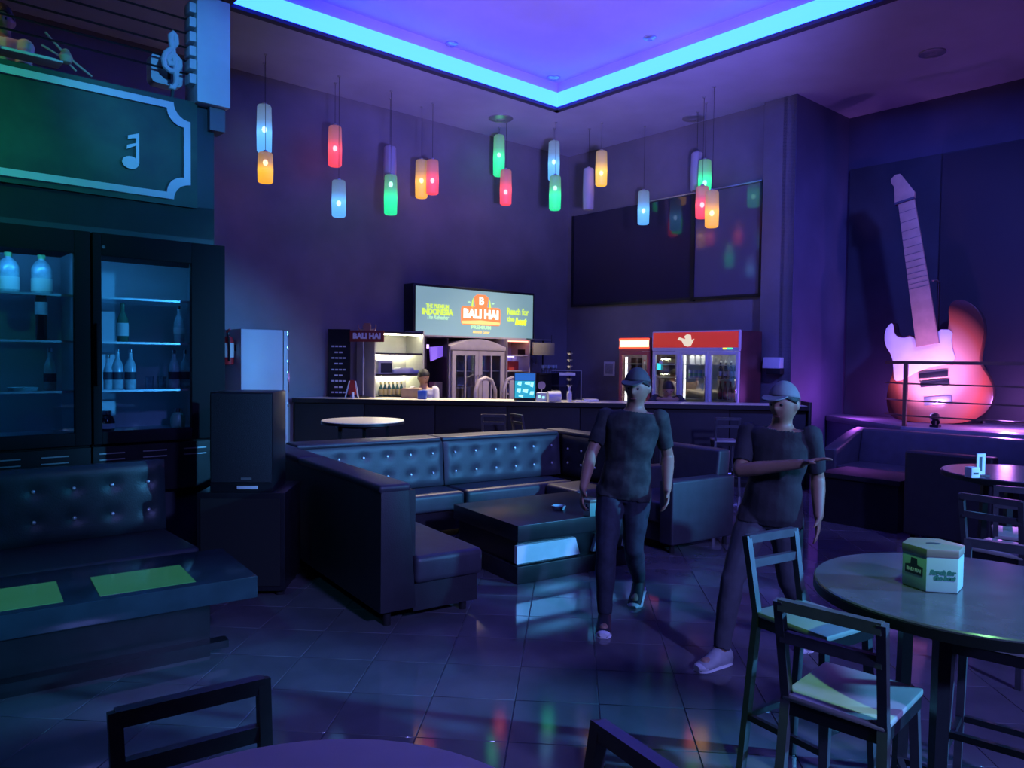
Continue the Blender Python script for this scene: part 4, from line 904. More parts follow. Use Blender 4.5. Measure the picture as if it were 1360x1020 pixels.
# ================================================================ red coolers on the fridge wall
FU = 9.44; FR = AU - R(90)
red = emat('cooler_red', (.55, .035, .02), .55, (.5, .04, .03)); cool_frame = mat('cooler_frame', (.70, .68, .70), .35)
def wall_cooler(name, label, px0, px1, zt, hdr, nd, header_mat, frame_mat, depth=.6, glow=9.0):
    p0 = onU(px0, 480, FU); p1 = onU(px1, 480, FU); p0.z = 0; p1.z = 0; wd = (p1-p0).length
    c = thing(name, label, 'cooler', p0, FR)
    lin = mat('cooler_inside', (.75, .74, .70), .5); zl = zt-hdr
    side = mat('cooler_side', (.09, .03, .035), .4, noise=.3, nscale=5)
    part('cabinet', side, c, ('b', 0, .025, .05, depth, 0, zt), ('b', wd-.025, wd, .05, depth, 0, zt), ('b', .025, wd-.025, depth-.03, depth, 0, zt), ('b', .025, wd-.025, .05, depth-.03, 0, .25), ('b', .025, wd-.025, .05, depth-.03, zl, zt))
    part('lining', lin, c, ('b', .03, wd-.03, depth-.05, depth-.03, .25, zl))
    part('header', header_mat, c, ('b', .01, wd-.01, .0, .05, zl+.03, zt-.01), bevel=.004); part('header_frame', frame_mat, c, ('b', 0, wd, .01, .05, zt-.01, zt+.01), ('b', 0, wd, .0, .05, zl-.02, zl+.03), ('b', -.005, .01, .0, .05, zl, zt), ('b', wd-.01, wd+.005, .0, .05, zl, zt))
    dw_ = wd/nd
    for k in range(nd):
        a, b = k*dw_+.004, (k+1)*dw_-.004
        d_ = part('door', frame_mat, c, ('b', a, a+.045, .0, .05, .2, zl-.025), ('b', b-.045, b, .0, .05, .2, zl-.025), ('b', a+.045, b-.045, .0, .05, zl-.075, zl-.025), ('b', a+.045, b-.045, .0, .05, .2, .26), bevel=.004)
        part('pane', glass, d_, ('b', a+.045, b-.045, .018, .028, .26, zl-.075)); part('handle', chrome, d_, ('b', b-.032, b-.014, -.03, 0, 1.1, 1.45), bevel=.004)
    part('interior_glow', emat('cool_led', (1, .95, .85), glow), c, ('b', .06, wd-.06, .07, .10, zl-.07, zl-.055))
    for z in (.75, 1.12, 1.42, 1.62): part('wire_shelf', steel, c, ('b', .03, wd-.03, .08, depth-.06, z-.012, z))
    return c, wd
zt1 = hgt(920, 440, onU(920, 480, FU).y)
bc, bw_ = wall_cooler('red_cooler', 'wide three-door red-topped drinks cooler behind the bar', 866, 981, zt1, .27, 3, red, cool_frame)
part('interior_glow', emat('cool_light', (1, .96, .85), 2.2), bc, ('b', bw_*.345, bw_*.36, .1, .12, .4, 1.75))
part('indicator', emat('ind_yellow', (.9, .7, .05), 1.5), bc, ('b', bw_*.83, bw_*.87, -.004, 0, zt1-.265, zt1-.245)); part('indicator', emat('ind_green', (.05, .9, .3), 1.5), bc, ('b', bw_*.87, bw_*.93, -.004, 0, zt1-.265, zt1-.245))
wing = [(.33, .58), (.45, .50), (.52, .22), (.62, .14), (.70, .18), (.75, .40), (.80, .62), (.72, .56), (.70, .86), (.60, .92), (.52, .78), (.56, .60), (.47, .66), (.38, .74)]
part('emblem', emat('emblem_cream', (.85, .72, .5), .75), bc, ('p', [(bw_*(.30 + .42*(x-.3)), zt1-.26+.24*z) for x, z in wing], 'y', -.006, .0))
part('door_sticker', emat('sticker_cyan', (.05, .75, .85), .9), bc, ('b', .10, .17, -.004, 0, 1.53, 1.63)); part('door_sticker', white_paint, bc, ('b', .14, .20, -.005, -.001, 1.62, 1.66))  # brightness of the cyan sticker put in as emission
for z, m_, cap in ((1.42, b_dark, lab_w), (1.12, b_amber, lab_r)):
    for k in range(4):
        for r_ in range(2 if z < 1.3 else 1):
            p = bc.location + Vector((math.cos(FR), math.sin(FR), 0))*(bw_*.74 + k*.085) + UX*.16; p.z = z
            if r_ == 0: bottle('beer_bottle', ORD[k] + ' dark bottle from the left, upper row, right door of the wide red cooler' if z > 1.3 else ORD[k] + ' amber bottle from the left, lower row, right door of the wide red cooler', 'bottle', p, P_BEER, m_, cap, (lab_r if z < 1.3 else lab_w, .032, .04, .11), 'bottles %s' % ('upper row' if z > 1.3 else 'lower row'), 10)
for k in range(4):
    p = bc.location + Vector((math.cos(FR), math.sin(FR), 0))*(bw_*.40 + k*.085) + UX*.16; p.z = 1.42
    o = thing('drink_can', ORD[k] + ' pale can from the left in the middle door of the wide red cooler', 'can', p, 0, 'cans in the middle cooler door'); part('body', white_plastic, o, ('l', [(.026, 0), (.032, .008), (.032, .11), (.027, .12), (0, .12)], (0, 0, 0), 12)); part('band', lab_g, o, ('l', [(.0322, .03), (.0328, .03), (.0328, .07), (.0322, .07)], (0, 0, 0), 12))
for k in range(3):
    p = bc.location + Vector((math.cos(FR), math.sin(FR), 0))*(bw_*.42 + k*.10) + UX*.18; p.z = 1.62
    o = part('milk_carton', paper, None, ('b', -.04, .04, -.035, .035, 0, .12), ('p', [(-.04, .12), (.04, .12), (0, .15)], 'y', -.035, .035), loc=p, rot=(0, 0, FR)); tag(o, ORD[k] + ' white carton from the left on the top shelf of the wide red cooler', 'carton', 'cartons in the middle cooler door')
zt2 = hgt(842, 449, onU(842, 480, FU).y)
hdr_lit = emat('header_lit', (1.0, .55, .30), 2.6, (.6, .2, .1)); red_frame = mat('cooler_red_frame', (.55, .10, .09), .4)
sc2, sw2 = wall_cooler('red_cooler', 'narrow red-framed cooler with a glowing header beside the wide one', 822, 862, zt2, .19, 1, hdr_lit, red_frame)
part('header_edge', emat('header_red', (1.0, .10, .04), 1.3), sc2, ('b', 0, sw2, -.006, 0, zt2-.035, zt2-.005), ('b', 0, sw2, -.006, 0, zt2-.165, zt2-.14))
part('interior_glow', emat('cool_light2', (1, .93, .85), 2.6), sc2, ('b', .05, .08, .1, .12, .4, zt2-.3))
part('header_script', sign_white, sc2, *[('b', .06+k*.055, .10+k*.055, -.008, 0, zt2-.115-.008*(k % 2), zt2-.07+.01*(k % 3)) for k in range(max(1, int((sw2-.12)/.055)))])
for z in (1.42, 1.12):
    for k in range(3):
        p = sc2.location + Vector((math.cos(FR), math.sin(FR), 0))*(sw2*.60 + k*.07) + UX*.2; p.z = z
        bottle('soft_drink_bottle', ORD[k] + ' red-labelled bottle from the left, %s shelf of the narrow glowing cooler' % ('upper' if z > 1.3 else 'lower'), 'bottle', p, P_BEER, b_clear, lab_r, (lab_r, .032, .05, .11), 'bottles in the narrow cooler', 10)
# ================================================================ wall things
q_ = onU(809, 490, BU-.02)
fr = thing('wall_notice', 'small white framed notice on the wall left of the glowing cooler', 'notice', q_, FR)
kk = q_.y/FPX*1.35
part('frame', white_paint, fr, ('b', -7*kk, 7*kk, 0, .015, -9.5*kk*.75, 9.5*kk*.75), bevel=.003); part('sheet', mat('notice_grey', (.45, .43, .45), .6, noise=.3, nscale=40), fr, ('b', -5*kk, 5*kk, -.003, 0, -6.5*kk*.75, 7*kk*.75))
q_ = onU(1024, 484, BU-.22)
pt_ = thing('towel_dispenser', 'white paper towel dispenser with dark underside on the column', 'dispenser', q_, FR)
part('case', white_plastic, pt_, ('p', [(0, -.06), (.12, -.06), (.12, .10), (.02, .10)], 'x', -.14, .13), bevel=.012, seg=3); part('mouth', rubber, pt_, ('b', -.08, .14, .01, .12, -.14, -.055), bevel=.01)
w0 = UV(onV(320, 480, 9.33))[0]
q_ = W(w0-.085, 9.52, onV(304, 464, 9.52).z); fx = thing('fire_extinguisher', 'small red fire extinguisher with white label hung beside the tall white fridge', 'extinguisher', q_, ZA - R(90))
ext_red = mat('extinguisher_red', (.55, .03, .04), .35)
part('cylinder', ext_red, fx, ('l', [(0, -.20), (.065, -.19), (.07, -.16), (.07, .10), (.05, .15), (.02, .17), (0, .17)], (0, 0, 0), 18)); part('valve', black_metal, fx, ('c', (0, 0, .17), (0, 0, .21), .02)); part('handle', ext_red, fx, ('r', (-.05, 0, .22), (.05, 0, .25), .02, .02))
part('paper_label', lab_w, fx, ('l', [(.0705, -.10), (.072, -.10), (.072, .08), (.0705, .08)], (0, 0, 0), 18)); part('hose', rubber, fx, ('t', [(.03, -.02, .19), (.09, -.03, .15), (.085, -.02, 0), (.08, -.02, -.15)], .012, 8)); part('bracket', black_metal, fx, ('b', -.03, .03, .05, .084, -.02, .06))
# tall white fridge seen from its side
w0, w1 = UV(onV(320, 480, 9.33))[0], UV(onV(376, 480, 9.33))[0]
wf = thing('upright_fridge', 'tall white fridge seen from the side at the left end of the bar', 'fridge', W(0, 9.33, 0), ZA)
zt3 = onV(350, 437.5, 9.33).z
part('body', freezer_white, wf, ('b', w0, w1, 0, .62, .04, zt3), bevel=.012); part('door', freezer_white, wf, ('b', w1+.008, w1+.07, .0, .62, .55, zt3-.005), bevel=.01); part('drawer', freezer_white, wf, ('b', w1+.008, w1+.07, .0, .62, .06, .54), bevel=.01)
part('gasket', rubber, wf, ('b', w1, w1+.008, .01, .61, .06, zt3-.01)); part('handle', chrome, wf, ('b', w1+.07, w1+.10, .03, .06, 1.2, 1.6), bevel=.006)
for z in (zt3-.04, 1.95, 1.78, 1.6, 1.45, 1.38, 1.05): part('hinge', chrome, wf, ('b', w1+.055, w1+.075, -.008, .01, z-.03, z+.03), bevel=.003)
for x in (w0+.05, w1-.1):
    for y in (.05, .5): part('foot', rubber, wf, ('b', x, x+.05, y, y+.05, 0, .04))
# ================================================================ hanging lamps over the bar
PCOL = {'blue': (.10, .42, 1.0), 'orange': (1.0, .42, .02), 'red': (1.0, .06, .09), 'green': (.01, .85, .30), 'yellow': (1.0, .52, .02)}
def lamp_mat(c, zb, L):
    M = bpy.data.materials.new('lamp_' + c); M.use_nodes = True; nt = M.node_tree; b = nt.nodes['Principled BSDF']
    b.inputs['Base Color'].default_value = (.42, .40, .42, 1); b.inputs['Roughness'].default_value = .5
    if c == 'off': return M
    b.inputs['Base Color'].default_value = (.16, .15, .16, 1)
    tc = nt.nodes.new('ShaderNodeTexCoord'); sx = nt.nodes.new('ShaderNodeSeparateXYZ'); nt.links.new(tc.outputs['Object'], sx.inputs[0])
    mr = nt.nodes.new('ShaderNodeMapRange'); mr.inputs[1].default_value = -L; mr.inputs[2].default_value = 0; nt.links.new(sx.outputs['Z'], mr.inputs[0])
    rp = nt.nodes.new('ShaderNodeValToRGB'); nt.links.new(mr.outputs[0], rp.inputs[0]); e = rp.color_ramp.elements
    k = PCOL[c]; t = 1+zb/L
    def cc(f, w=0): return (k[0]*f+w, k[1]*f+w, k[2]*f+w, 1)
    e[0].position = 0; e[0].color = cc(.75); e[1].position = 1; e[1].color = cc(.12, .05)
    for p_, f, w_ in ((max(.05, t-.16), .95, 0), (t, 1.15, .02), (min(.95, t+.12), .70, .03), (min(.97, t+.24), .30, .06)):
        x = e.new(p_); x.color = cc(f, w_)
    nt.links.new(rp.outputs[0], b.inputs['Emission Color']); b.inputs['Emission Strength'].default_value = 1.15
    tr = nt.nodes.new('ShaderNodeBsdfTransparent'); mx = nt.nodes.new('ShaderNodeMixShader'); mx.inputs[0].default_value = .25
    out = nt.nodes['Material Output']; nt.links.new(b.outputs[0], mx.inputs[1]); nt.links.new(tr.outputs[0], mx.inputs[2]); nt.links.new(mx.outputs[0], out.inputs[0])
    return M
PL, PR_ = .58, .095
tube_bm = bmesh.new(); bm_lathe(tube_bm, [(PR_*.80, -PL), (PR_*.96, -PL+.02), (PR_, -PL*.55), (PR_*.92, -.02), (PR_*.8, 0), (PR_*.3, .015), (0, .015)], seg=20); tube_me0 = finish(tube_bm, 'lamp_shade')
pend_mats = {}
def pendant(px, y0, y1, yb, col, label, near=0.0):
    D = 12.5
    d = ray(px, (y0+y1)/2); tA_, tB_ = (AV-.45)/d.dot(VX), (BU-.45)/d.dot(UX)
    D = min(D, tA_*d.y, tB_*d.y) - near
    top = onD(px, y0, D); bot = onD(px, y1, D); L = top.z - bot.z
    o = thing('hanging_lamp', label, 'lamp', top, 0, 'coloured tube lamps over the bar')
    key = col
    if key not in pend_mats:
        me = tube_me0.copy(); me.materials.clear(); me.materials.append(lamp_mat(col, -PL*.57, PL)); pend_mats[key] = me
    s_ = link('lamp_shade', pend_mats[key], None, o); s_.scale = (1, 1, L/PL)
    part('cord', black_metal, o, ('c', (0, 0, .01), (0, 0, CZ-top.z), .003, .003, 6)); part('ceiling_cap', steel, o, ('c', (0, 0, CZ-top.z-.015), (0, 0, CZ-top.z), .022, .022, 10))
    part('collar', steel, o, ('c', (0, 0, .0), (0, 0, .03), .03, .025, 10))
    if col != 'off': part('bulb', emat('bulb_'+col, tuple(.35+.65*c for c in PCOL[col]), 6.0), o, ('l', [(0, -.04), (.022, -.03), (.032, 0), (.022, .03), (0, .04)], (0, 0, -L*(yb-y0)/(y1-y0)), 12))
    return o
PEND = [(351, 140, 203, 172, 'blue', 'blue glowing tube lamp at the far left, above an orange one'), (352.5, 203, 243, 216, 'orange', 'orange glowing tube lamp at the far left, below a blue one'),
 (445, 168, 221, 197, 'red', 'red tube lamp above a blue one, second column from the left'), (450, 240, 288, 270, 'blue', 'blue tube lamp hanging lowest below the upper red lamp'),
 (518, 195, 240, 215, 'off', 'unlit pale tube lamp above the left green lamp'), (519, 233, 285, 245, 'green', 'green tube lamp left of the side-by-side orange and red pair'),
 (560, 213, 263, 240, 'orange', 'orange tube lamp touching a red one'), (574.5, 213, 258, 240, 'red', 'red tube lamp just right of an orange one'),
 (663, 180, 234, 206, 'green', 'green tube lamp above the middle red lamp'), (672, 226, 272, 255, 'red', 'red tube lamp in the middle, below a green one'),
 (736, 188, 240, 215, 'blue', 'blue tube lamp directly under the corner of the ceiling light'), (737.5, 234, 279, 250, 'green', 'green tube lamp below the blue one under the ceiling light corner'),
 (782, 224, 279, 250, 'off', 'unlit white tube lamp beside the yellow one'), (799, 201, 247, 230, 'yellow', 'yellow tube lamp beside an unlit white one'),
 (855, 254, 298, 280, 'blue', 'single blue tube lamp in front of the dark window'), (926, 203, 254, 226, 'off', 'unlit white tube lamp at the top of the right cluster'),
 (936.5, 213, 258, 243, 'green', 'green tube lamp half hidden in the right cluster'), (933, 248, 290, 272, 'red', 'red tube lamp in the right cluster'), (946, 254, 302, 283, 'orange', 'orange tube lamp lowest in the right cluster')]
for i, a in enumerate(PEND): pendant(*a, near=((i % 2)*.3 if i < 15 else (i-15)*.28))
# ceiling fittings
def downlight(px, py, z, r, label):
    o = thing('ceiling_downlight', label, 'downlight', G(px, py, z), 0, 'round ceiling downlights')
    part('ring', steel, o, ('l', [(r*.62, -.03), (r, -.012), (r, 0), (r*.6, 0)], (0, 0, 0), 24)); part('lens', mat('lens_grey', (.3, .28, .35), .2), o, ('l', [(0, -.035), (r*.4, -.03), (r*.62, -.012), (r*.62, 0)], (0, 0, 0), 20))
    return o
downlight(600, 58, CZ+.42, .085, 'small downlight left of centre in the raised ceiling'); downlight(735, 103, CZ+.42, .10, 'small downlight nearest the corner of the blue strip'); downlight(863, 50, CZ+.42, .085, 'small downlight right of centre in the raised ceiling')
downlight(665, 157, CZ, .19, 'wide round fitting above the middle green lamp'); downlight(921, 157, CZ, .17, 'wide round fitting above the right lamp cluster'); downlight(1238, 70, CZ, .15, 'dim fitting in the dark ceiling above the guitar')
# ================================================================ people
def loft(bm, rings, seg=20):
    L = []
    for c, sx, fy, s, f in rings:
        L.append([bm.verts.new(c + s*(sx*math.cos(2*math.pi*k/seg)) + f*(fy*math.sin(2*math.pi*k/seg))) for k in range(seg)])
    for a, b in zip(L, L[1:]):
        for k in range(seg): bm.faces.new((a[k], a[(k+1) % seg], b[(k+1) % seg], b[k]))
    bm.faces.new(L[0][::-1]); bm.faces.new(L[-1])
def ball(bm, c, r, M=None):
    mm = Matrix.Translation(c) @ (M or Matrix.Identity(4)) @ Matrix.Diagonal((*((r, r, r) if not isinstance(r, tuple) else r), 1))
    bmesh.ops.create_uvsphere(bm, u_segments=14, v_segments=10, radius=1, matrix=mm)
def limb(bm, pts, rad):
    bm_tube(bm, pts, rad, 12)
    for p, r in zip(pts, rad): ball(bm, Vector(p), r)
def head_mesh(bm, c, f, k=1.0):
    s = Vector((-f.y, f.x, 0)).normalized(); up = s.cross(f)*-1
    if up.z < 0: up = -up
    n, mrows = 32, 24
    rows = []
    for j in range(1, mrows):
        th = math.pi*j/mrows; z = math.cos(th); row = []
        for i in range(n):
            ph = 2*math.pi*i/n; x, y = math.sin(th)*math.cos(ph), math.sin(th)*math.sin(ph)   # y front
            jaw = max(0, -z)
            wx = .076*(1-.30*jaw**1.6); wy = .095*(1-.18*jaw); zz = .118*z
            X, Yy, Z = x*wx, y*wy, zz
            if y > 0:
                Yy += .022*math.exp(-((x/.16)**2) - ((z+.16)/.16)**2)           # nose
                Yy += .008*math.exp(-((x/.45)**2) - ((z-.16)/.09)**2)           # brow
                for e in (-1, 1): Yy -= .010*math.exp(-(((x-e*.36)/.16)**2) - ((z-.02)/.10)**2)   # eye sockets
                Yy += .007*math.exp(-((x/.24)**2) - ((z+.48)/.06)**2)           # upper lip
                Yy += .006*math.exp(-((x/.20)**2) - ((z+.60)/.05)**2)           # lower lip
                Yy += .012*math.exp(-((x/.30)**2) - ((z+.86)/.14)**2)           # chin
            row.append(bm.verts.new(c + (s*X + f*Yy + up*Z)*k))
        rows.append(row)
    t, b = bm.verts.new(c + up*.118*k), bm.verts.new(c - up*.118*k)
    for a, d in zip(rows, rows[1:]):
        for i in range(n): bm.faces.new((a[i], a[(i+1) % n], d[(i+1) % n], d[i]))
    for i in range(n): bm.faces.new((t, rows[0][(i+1) % n], rows[0][i])); bm.faces.new((b, rows[-1][i], rows[-1][(i+1) % n]))
    for e in (-1, 1): ball(bm, c + (s*e*.077 - f*.005 - up*.008)*k, (.012*k, .022*k, .032*k), Matrix((s, f, up)).transposed().to_4x4())
    return s, up
def hand_mesh(bm, wrist, d, palm, side, curl=.5):
    """d: along the hand, palm: palm normal, side: thumb side"""
    d, palm = d.normalized(), palm.normalized(); side = (side - d*side.dot(d)).normalized()
    loft(bm, [(wrist + d*t, w_, h_, side, palm) for t, w_, h_ in ((-.02, .026, .020), (.01, .028, .018), (.04, .038, .016), (.08, .042, .014), (.095, .038, .012))], 12)
    for k, (o_, L) in enumerate(((.030, .068), (.010, .078), (-.010, .072), (-.029, .056))):
        b0 = wrist + d*.085 + side*o_; d1 = (d + palm*curl*.5).normalized(); d2 = (d + palm*curl*1.5).normalized(); d3 = (d*.6 + palm*curl*2.2).normalized()
        p1 = b0 + d1*L*.45; p2 = p1 + d2*L*.32; p3 = p2 + d3*L*.25
        limb(bm, [b0, p1, p2, p3], [.0095, .0088, .008, .007])
    t0_ = wrist + d*.03 + side*.028; t1_ = t0_ + (side*.8 + d*.8 + palm*.3).normalized()*.035; t2_ = t1_ + (d + side*.3 + palm*.4).normalized()*.03
    limb(bm, [t0_, t1_, t2_], [.013, .0105, .0085])
def seg_dist(p, a, b):
    ab = b-a; t = max(0, min(1, (p-a).dot(ab)/max(1e-9, ab.length_squared))); return (p - (a+ab*t)).length, t
def person(name, label, J, f, hf, shirt, trousers, skinm, sleeve=.75, hairm=hair, cap=None, shoe=None, sole=None, vox=.0085, group=None, feet=True, hair_long=False):
    V3 = lambda k: Vector(J[k])
    f = Vector((*f, 0)).normalized(); s = Vector((-f.y, f.x, 0)); hf = Vector(hf).normalized()
    pel, che, nck, hd = V3('pel'), V3('che'), V3('nck'), V3('hd')
    up = (che-pel).normalized()
    base = Vector((pel.x, pel.y, J.get('ground', 0.0)))
    bm = bmesh.new()
    sh_v = (V3('shL')-V3('shR')); ss = Vector((sh_v.x, sh_v.y, 0)).normalized(); sf = Vector((ss.y, -ss.x, 0))
    loft(bm, [(pel - up*.09, .105, .085, s, f), (pel - up*.03, .158, .112, s, f), (pel + up*.05, .155, .11, s, f), (pel.lerp(che, .5), .135, .098, s, f), (che - up*.06, .158, .112, ss, sf),
              (che + up*.03, .172, .113, ss, sf), (che + up*.10, .168, .092, ss, sf), (che + up*.128, .135, .078, ss, sf), (nck - up*.03, .085, .065, ss, sf), (nck, .058, .058, ss, sf), (nck.lerp(hd, .45), .053, .055, ss, sf), (hd - up*.02, .05, .055, ss, sf)])
    for k in 'LR':
        limb(bm, [V3('sh'+k), V3('sh'+k).lerp(V3('el'+k), .4), V3('el'+k)], [.052, .046, .038]); limb(bm, [V3('el'+k), V3('el'+k).lerp(V3('wr'+k), .3), V3('wr'+k)], [.040, .041, .027])
        hp = V3('hi'+k); kn = V3('kn'+k); an = V3('an'+k)
        limb(bm, [hp, hp.lerp(kn, .35), kn], [.088, .084, .056]); limb(bm, [kn, kn.lerp(an, .3), an], [.056, .058, .038])
        toe = V3('to'+k); limb(bm, [an - Vector((0, 0, .03)), an.lerp(toe, .5) - Vector((0, 0, .03)), toe], [.036, .034, .03])
        hdir = V3('ha'+k) - V3('wr'+k)
        pal = Vector(J.get('pal'+k, tuple(-s if k == 'L' else s))); hand_mesh(bm, V3('wr'+k), hdir, pal, Vector(J.get('thu'+k, tuple(f))), J.get('curl', .45))
    hs_, hup = head_mesh(bm, hd, hf)
    bmesh.ops.recalc_face_normals(bm, faces=bm.faces)
    me = bpy.data.meshes.new('tmp'); bm.to_mesh(me); bm.free(); t = bpy.data.objects.new('tmp', me); COL.objects.link(t)
    m1 = t.modifiers.new('r', 'REMESH'); m1.mode = 'VOXEL'; m1.voxel_size = vox
    m2 = t.modifiers.new('s', 'SMOOTH'); m2.factor = .5; m2.iterations = 4
    dg = bpy.context.evaluated_depsgraph_get(); dg.update()
    bme = bpy.data.meshes.new_from_object(t.evaluated_get(dg)); bpy.data.objects.remove(t)
    bme.name = 'body'; bme.transform(Matrix.Translation(-base)); bme.shade_smooth(); bme.materials.clear()
    root = thing(name, label, 'person', base, 0, group)
    link('body', bme, skinm, root)
    bones = [('torso', pel-base, che-base, .14), ('torso', che-base, nck-base-Vector((0, 0, .04)), .13), ('neck', nck-base, hd-base, .055), ('head', hd-base-Vector((0, 0, .05)), hd-base+Vector((0, 0, .05)), .08)]
    for k in 'LR':
        bones += [('uarm'+k, V3('sh'+k)-base, V3('el'+k)-base, .05), ('farm'+k, V3('el'+k)-base, V3('wr'+k)-base, .036), ('hand'+k, V3('wr'+k)-base, V3('ha'+k)-base, .04),
                  ('thigh'+k, V3('hi'+k)-base, V3('kn'+k)-base, .08), ('shin'+k, V3('kn'+k)-base, V3('an'+k)-base, .05), ('foot'+k, V3('an'+k)-base-Vector((0, 0, .03)), V3('to'+k)-base, .034)]
    def region(p):
        best = None
        for nm, a, b, r in bones:
            d, t = seg_dist(p, a, b); d /= r
            if best is None or d < best[0]: best = (d, nm, t)
        return best[1], best[2]
    pz = pel - base
    nz = (nck - base - up*.035)
    def in_shirt(nm, t, p): return (nm in ('torso', 'neck') and (p-pz).dot(up) > -.07 and (p-nz).dot(up) < 0) or (nm[:4] == 'uarm' and (sleeve > 1 or t < sleeve)) or (nm[:4] == 'farm' and sleeve > 1 and t < sleeve-1) or (nm[:5] == 'thigh' and (p-pz).dot(up) > -.07)
    def in_trou(nm, t, p): return nm[:5] == 'thigh' or (nm[:4] == 'shin' and t < .97) or (nm == 'torso' and (p-pz).dot(up) < .06)
    regs = [region(fc.center) for fc in bme.polygons]
    norms = [v.normal.copy() for v in bme.vertices]
    for nm_, test, inf, mt in (('trousers', in_trou, .007, trousers), ('shirt', in_shirt, .012, shirt)):
        if mt is None: continue
        idx = {}; vs_, fs_ = [], []
        for fc, (rn, rt) in zip(bme.polygons, regs):
            if not test(rn, rt, fc.center): continue
            face = []
            for vi in fc.vertices:
                if vi not in idx:
                    idx[vi] = len(vs_); co = bme.vertices[vi].co
                    wr = .0016*math.sin(co.z*38 + co.x*31) + .0012*math.sin(co.y*47 - co.z*23)
                    vs_.append(co + norms[vi]*(inf + wr))
                face.append(idx[vi])
            fs_.append(face)
        if not fs_: continue
        m_ = bpy.data.meshes.new(nm_); m_.from_pydata(vs_, [], fs_); m_.update(); m_.shade_smooth()
        o = link(nm_, m_, mt, root); sd = o.modifiers.new('hem', 'SOLIDIFY'); sd.thickness = .006; sd.offset = -1
    # eyes
    for e in (-1, 1):
        eb = bmesh.new(); ball(eb, Vector((0, 0, 0)), .0105)
        o = link('eye', finish(eb, 'eye'), mat('eye_dark', (.03, .025, .03), .2), root); o.location = hd - base + hs_*e*.028 + hf*.078 + hup*.004
    mb_ = bmesh.new(); ball(mb_, Vector((0, 0, 0)), (.021, .006, .005), Matrix((hs_, hf, hup)).transposed().to_4x4())
    o = link('mouth', finish(mb_, 'mouth'), mat('lips', (.20, .07, .06), .5), root); o.location = hd - base + hf*.0865 - hup*.062
    # hair or cap: shell over the head
    def shell(nm_, mt, zmin_f, zmin_b, inf, parent=root):
        hb = bmesh.new(); n = 28; rows = []
        for j in range(0, 15):
            row = []
            for i in range(n):
                ph = 2*math.pi*i/n; fr_ = math.sin(ph)*.5+.5; zlow = zmin_b + (zmin_f-zmin_b)*fr_**.8
                th = (j/14)*math.acos(max(-1, min(1, zlow))); z = math.cos(th); x, y = math.sin(th)*math.cos(ph), math.sin(th)*math.sin(ph)
                jw = max(0, -z); row.append(hb.verts.new(hd - base + hs_*x*(.076*(1-.25*jw)+inf) + hf*y*(.095+inf) + hup*z*(.118+inf)))
            rows.append(row)
        for a, b in zip(rows, rows[1:]):
            for i in range(n):
                try: hb.faces.new((a[i], a[(i+1) % n], b[(i+1) % n], b[i]))
                except ValueError: pass
        bmesh.ops.remove_doubles(hb, verts=hb.verts, dist=.0008)
        o = link(nm_, finish(hb, nm_), mt, parent); sd = o.modifiers.new('t', 'SOLIDIFY'); sd.thickness = .012; sd.offset = -1; return o
    shell('hair', hairm, .42, -.62 if not hair_long else -.95, .008)
    if cap:
        co = shell('cap', cap, .46, .05, .010)
        pk = []
        for k in range(9):
            a = math.pi*k/8; pk.append(hd - base + hs_*(.072*math.cos(a)) + hf*(.080 + .085*math.sin(a)) + hup*(.056 - .016*math.sin(a)))
        pb = bmesh.new(); A_ = [pb.verts.new(p) for p in pk]; B_ = [pb.verts.new(p - hup*.008) for p in pk]
        pb.faces.new(A_); pb.faces.new(B_[::-1])
        for k in range(9): pb.faces.new((A_[k], A_[(k+1) % 9], B_[(k+1) % 9], B_[k]))
        link('peak', finish(pb, 'peak'), cap, co)
    if shoe:
        for k in 'LR':
            an, toe = V3('an'+k)-base, V3('to'+k)-base
            d = toe - (an - Vector((0, 0, .05))); d.normalize(); sd_ = Vector((-d.y, d.x, 0)).normalized(); upv = sd_.cross(d)*-1
            if upv.z < 0: upv = -upv
            b0 = an - Vector((0, 0, .055)) ; Lf = (toe - b0).length
            sb_ = bmesh.new(); ringz = []
            for t, w_, h_ in ((-.07, .022, .02), (-.062, .034, .045), (-.02, .043, .062), (.03, .042, .056), (.08, .044, .038), (Lf-.01, .047, .030), (Lf+.03, .042, .025), (Lf+.055, .026, .018)):
                ringz.append((b0 + d*t + upv*(h_-.034), w_, h_, sd_, upv))
            loft(sb_, ringz, 16); so_ = link('shoe', finish(sb_, 'shoe'), shoe, root)
            sl = bmesh.new(); loft(sl, [(b0 + d*t - upv*.036, w_+.004, .013, sd_, upv) for t, w_, h_ in ((-.074, .018, 0), (-.062, .034, 0), (-.02, .044, 0), (.08, .045, 0), (Lf, .049, 0), (Lf+.035, .043, 0), (Lf+.06, .022, 0))], 16)
            link('sole', finish(sl, 'sole'), sole, so_)
            tcp = bmesh.new(); loft(tcp, [(b0 + d*t - upv*(.012), w_, h_, sd_, upv) for t, w_, h_ in ((Lf+.015, .045, .024), (Lf+.04, .040, .023), (Lf+.062, .022, .014))], 14); link('toe_cap', finish(tcp, 'toe_cap'), sole, so_)
    return root
black_cloth = mat('black_cloth', (.035, .033, .038), .85, noise=.25, nscale=12, bump=.15, bscale=60)
camo = mat('camo_cloth', (.05, .055, .05), .85, col2=(.016, .018, .02), nscale=14, bump=.1, bscale=50)
denim = mat('dark_denim', (.028, .032, .05), .8, noise=.3, nscale=30, bump=.1, bscale=80)
grey_cloth = mat('grey_cloth', (.075, .075, .09), .85, noise=.25, nscale=16)
cap_grey = mat('cap_grey', (.07, .065, .075), .8, noise=.2, nscale=20); cap_pale = mat('cap_pale', (.22, .22, .23), .8, noise=.15, nscale=20)
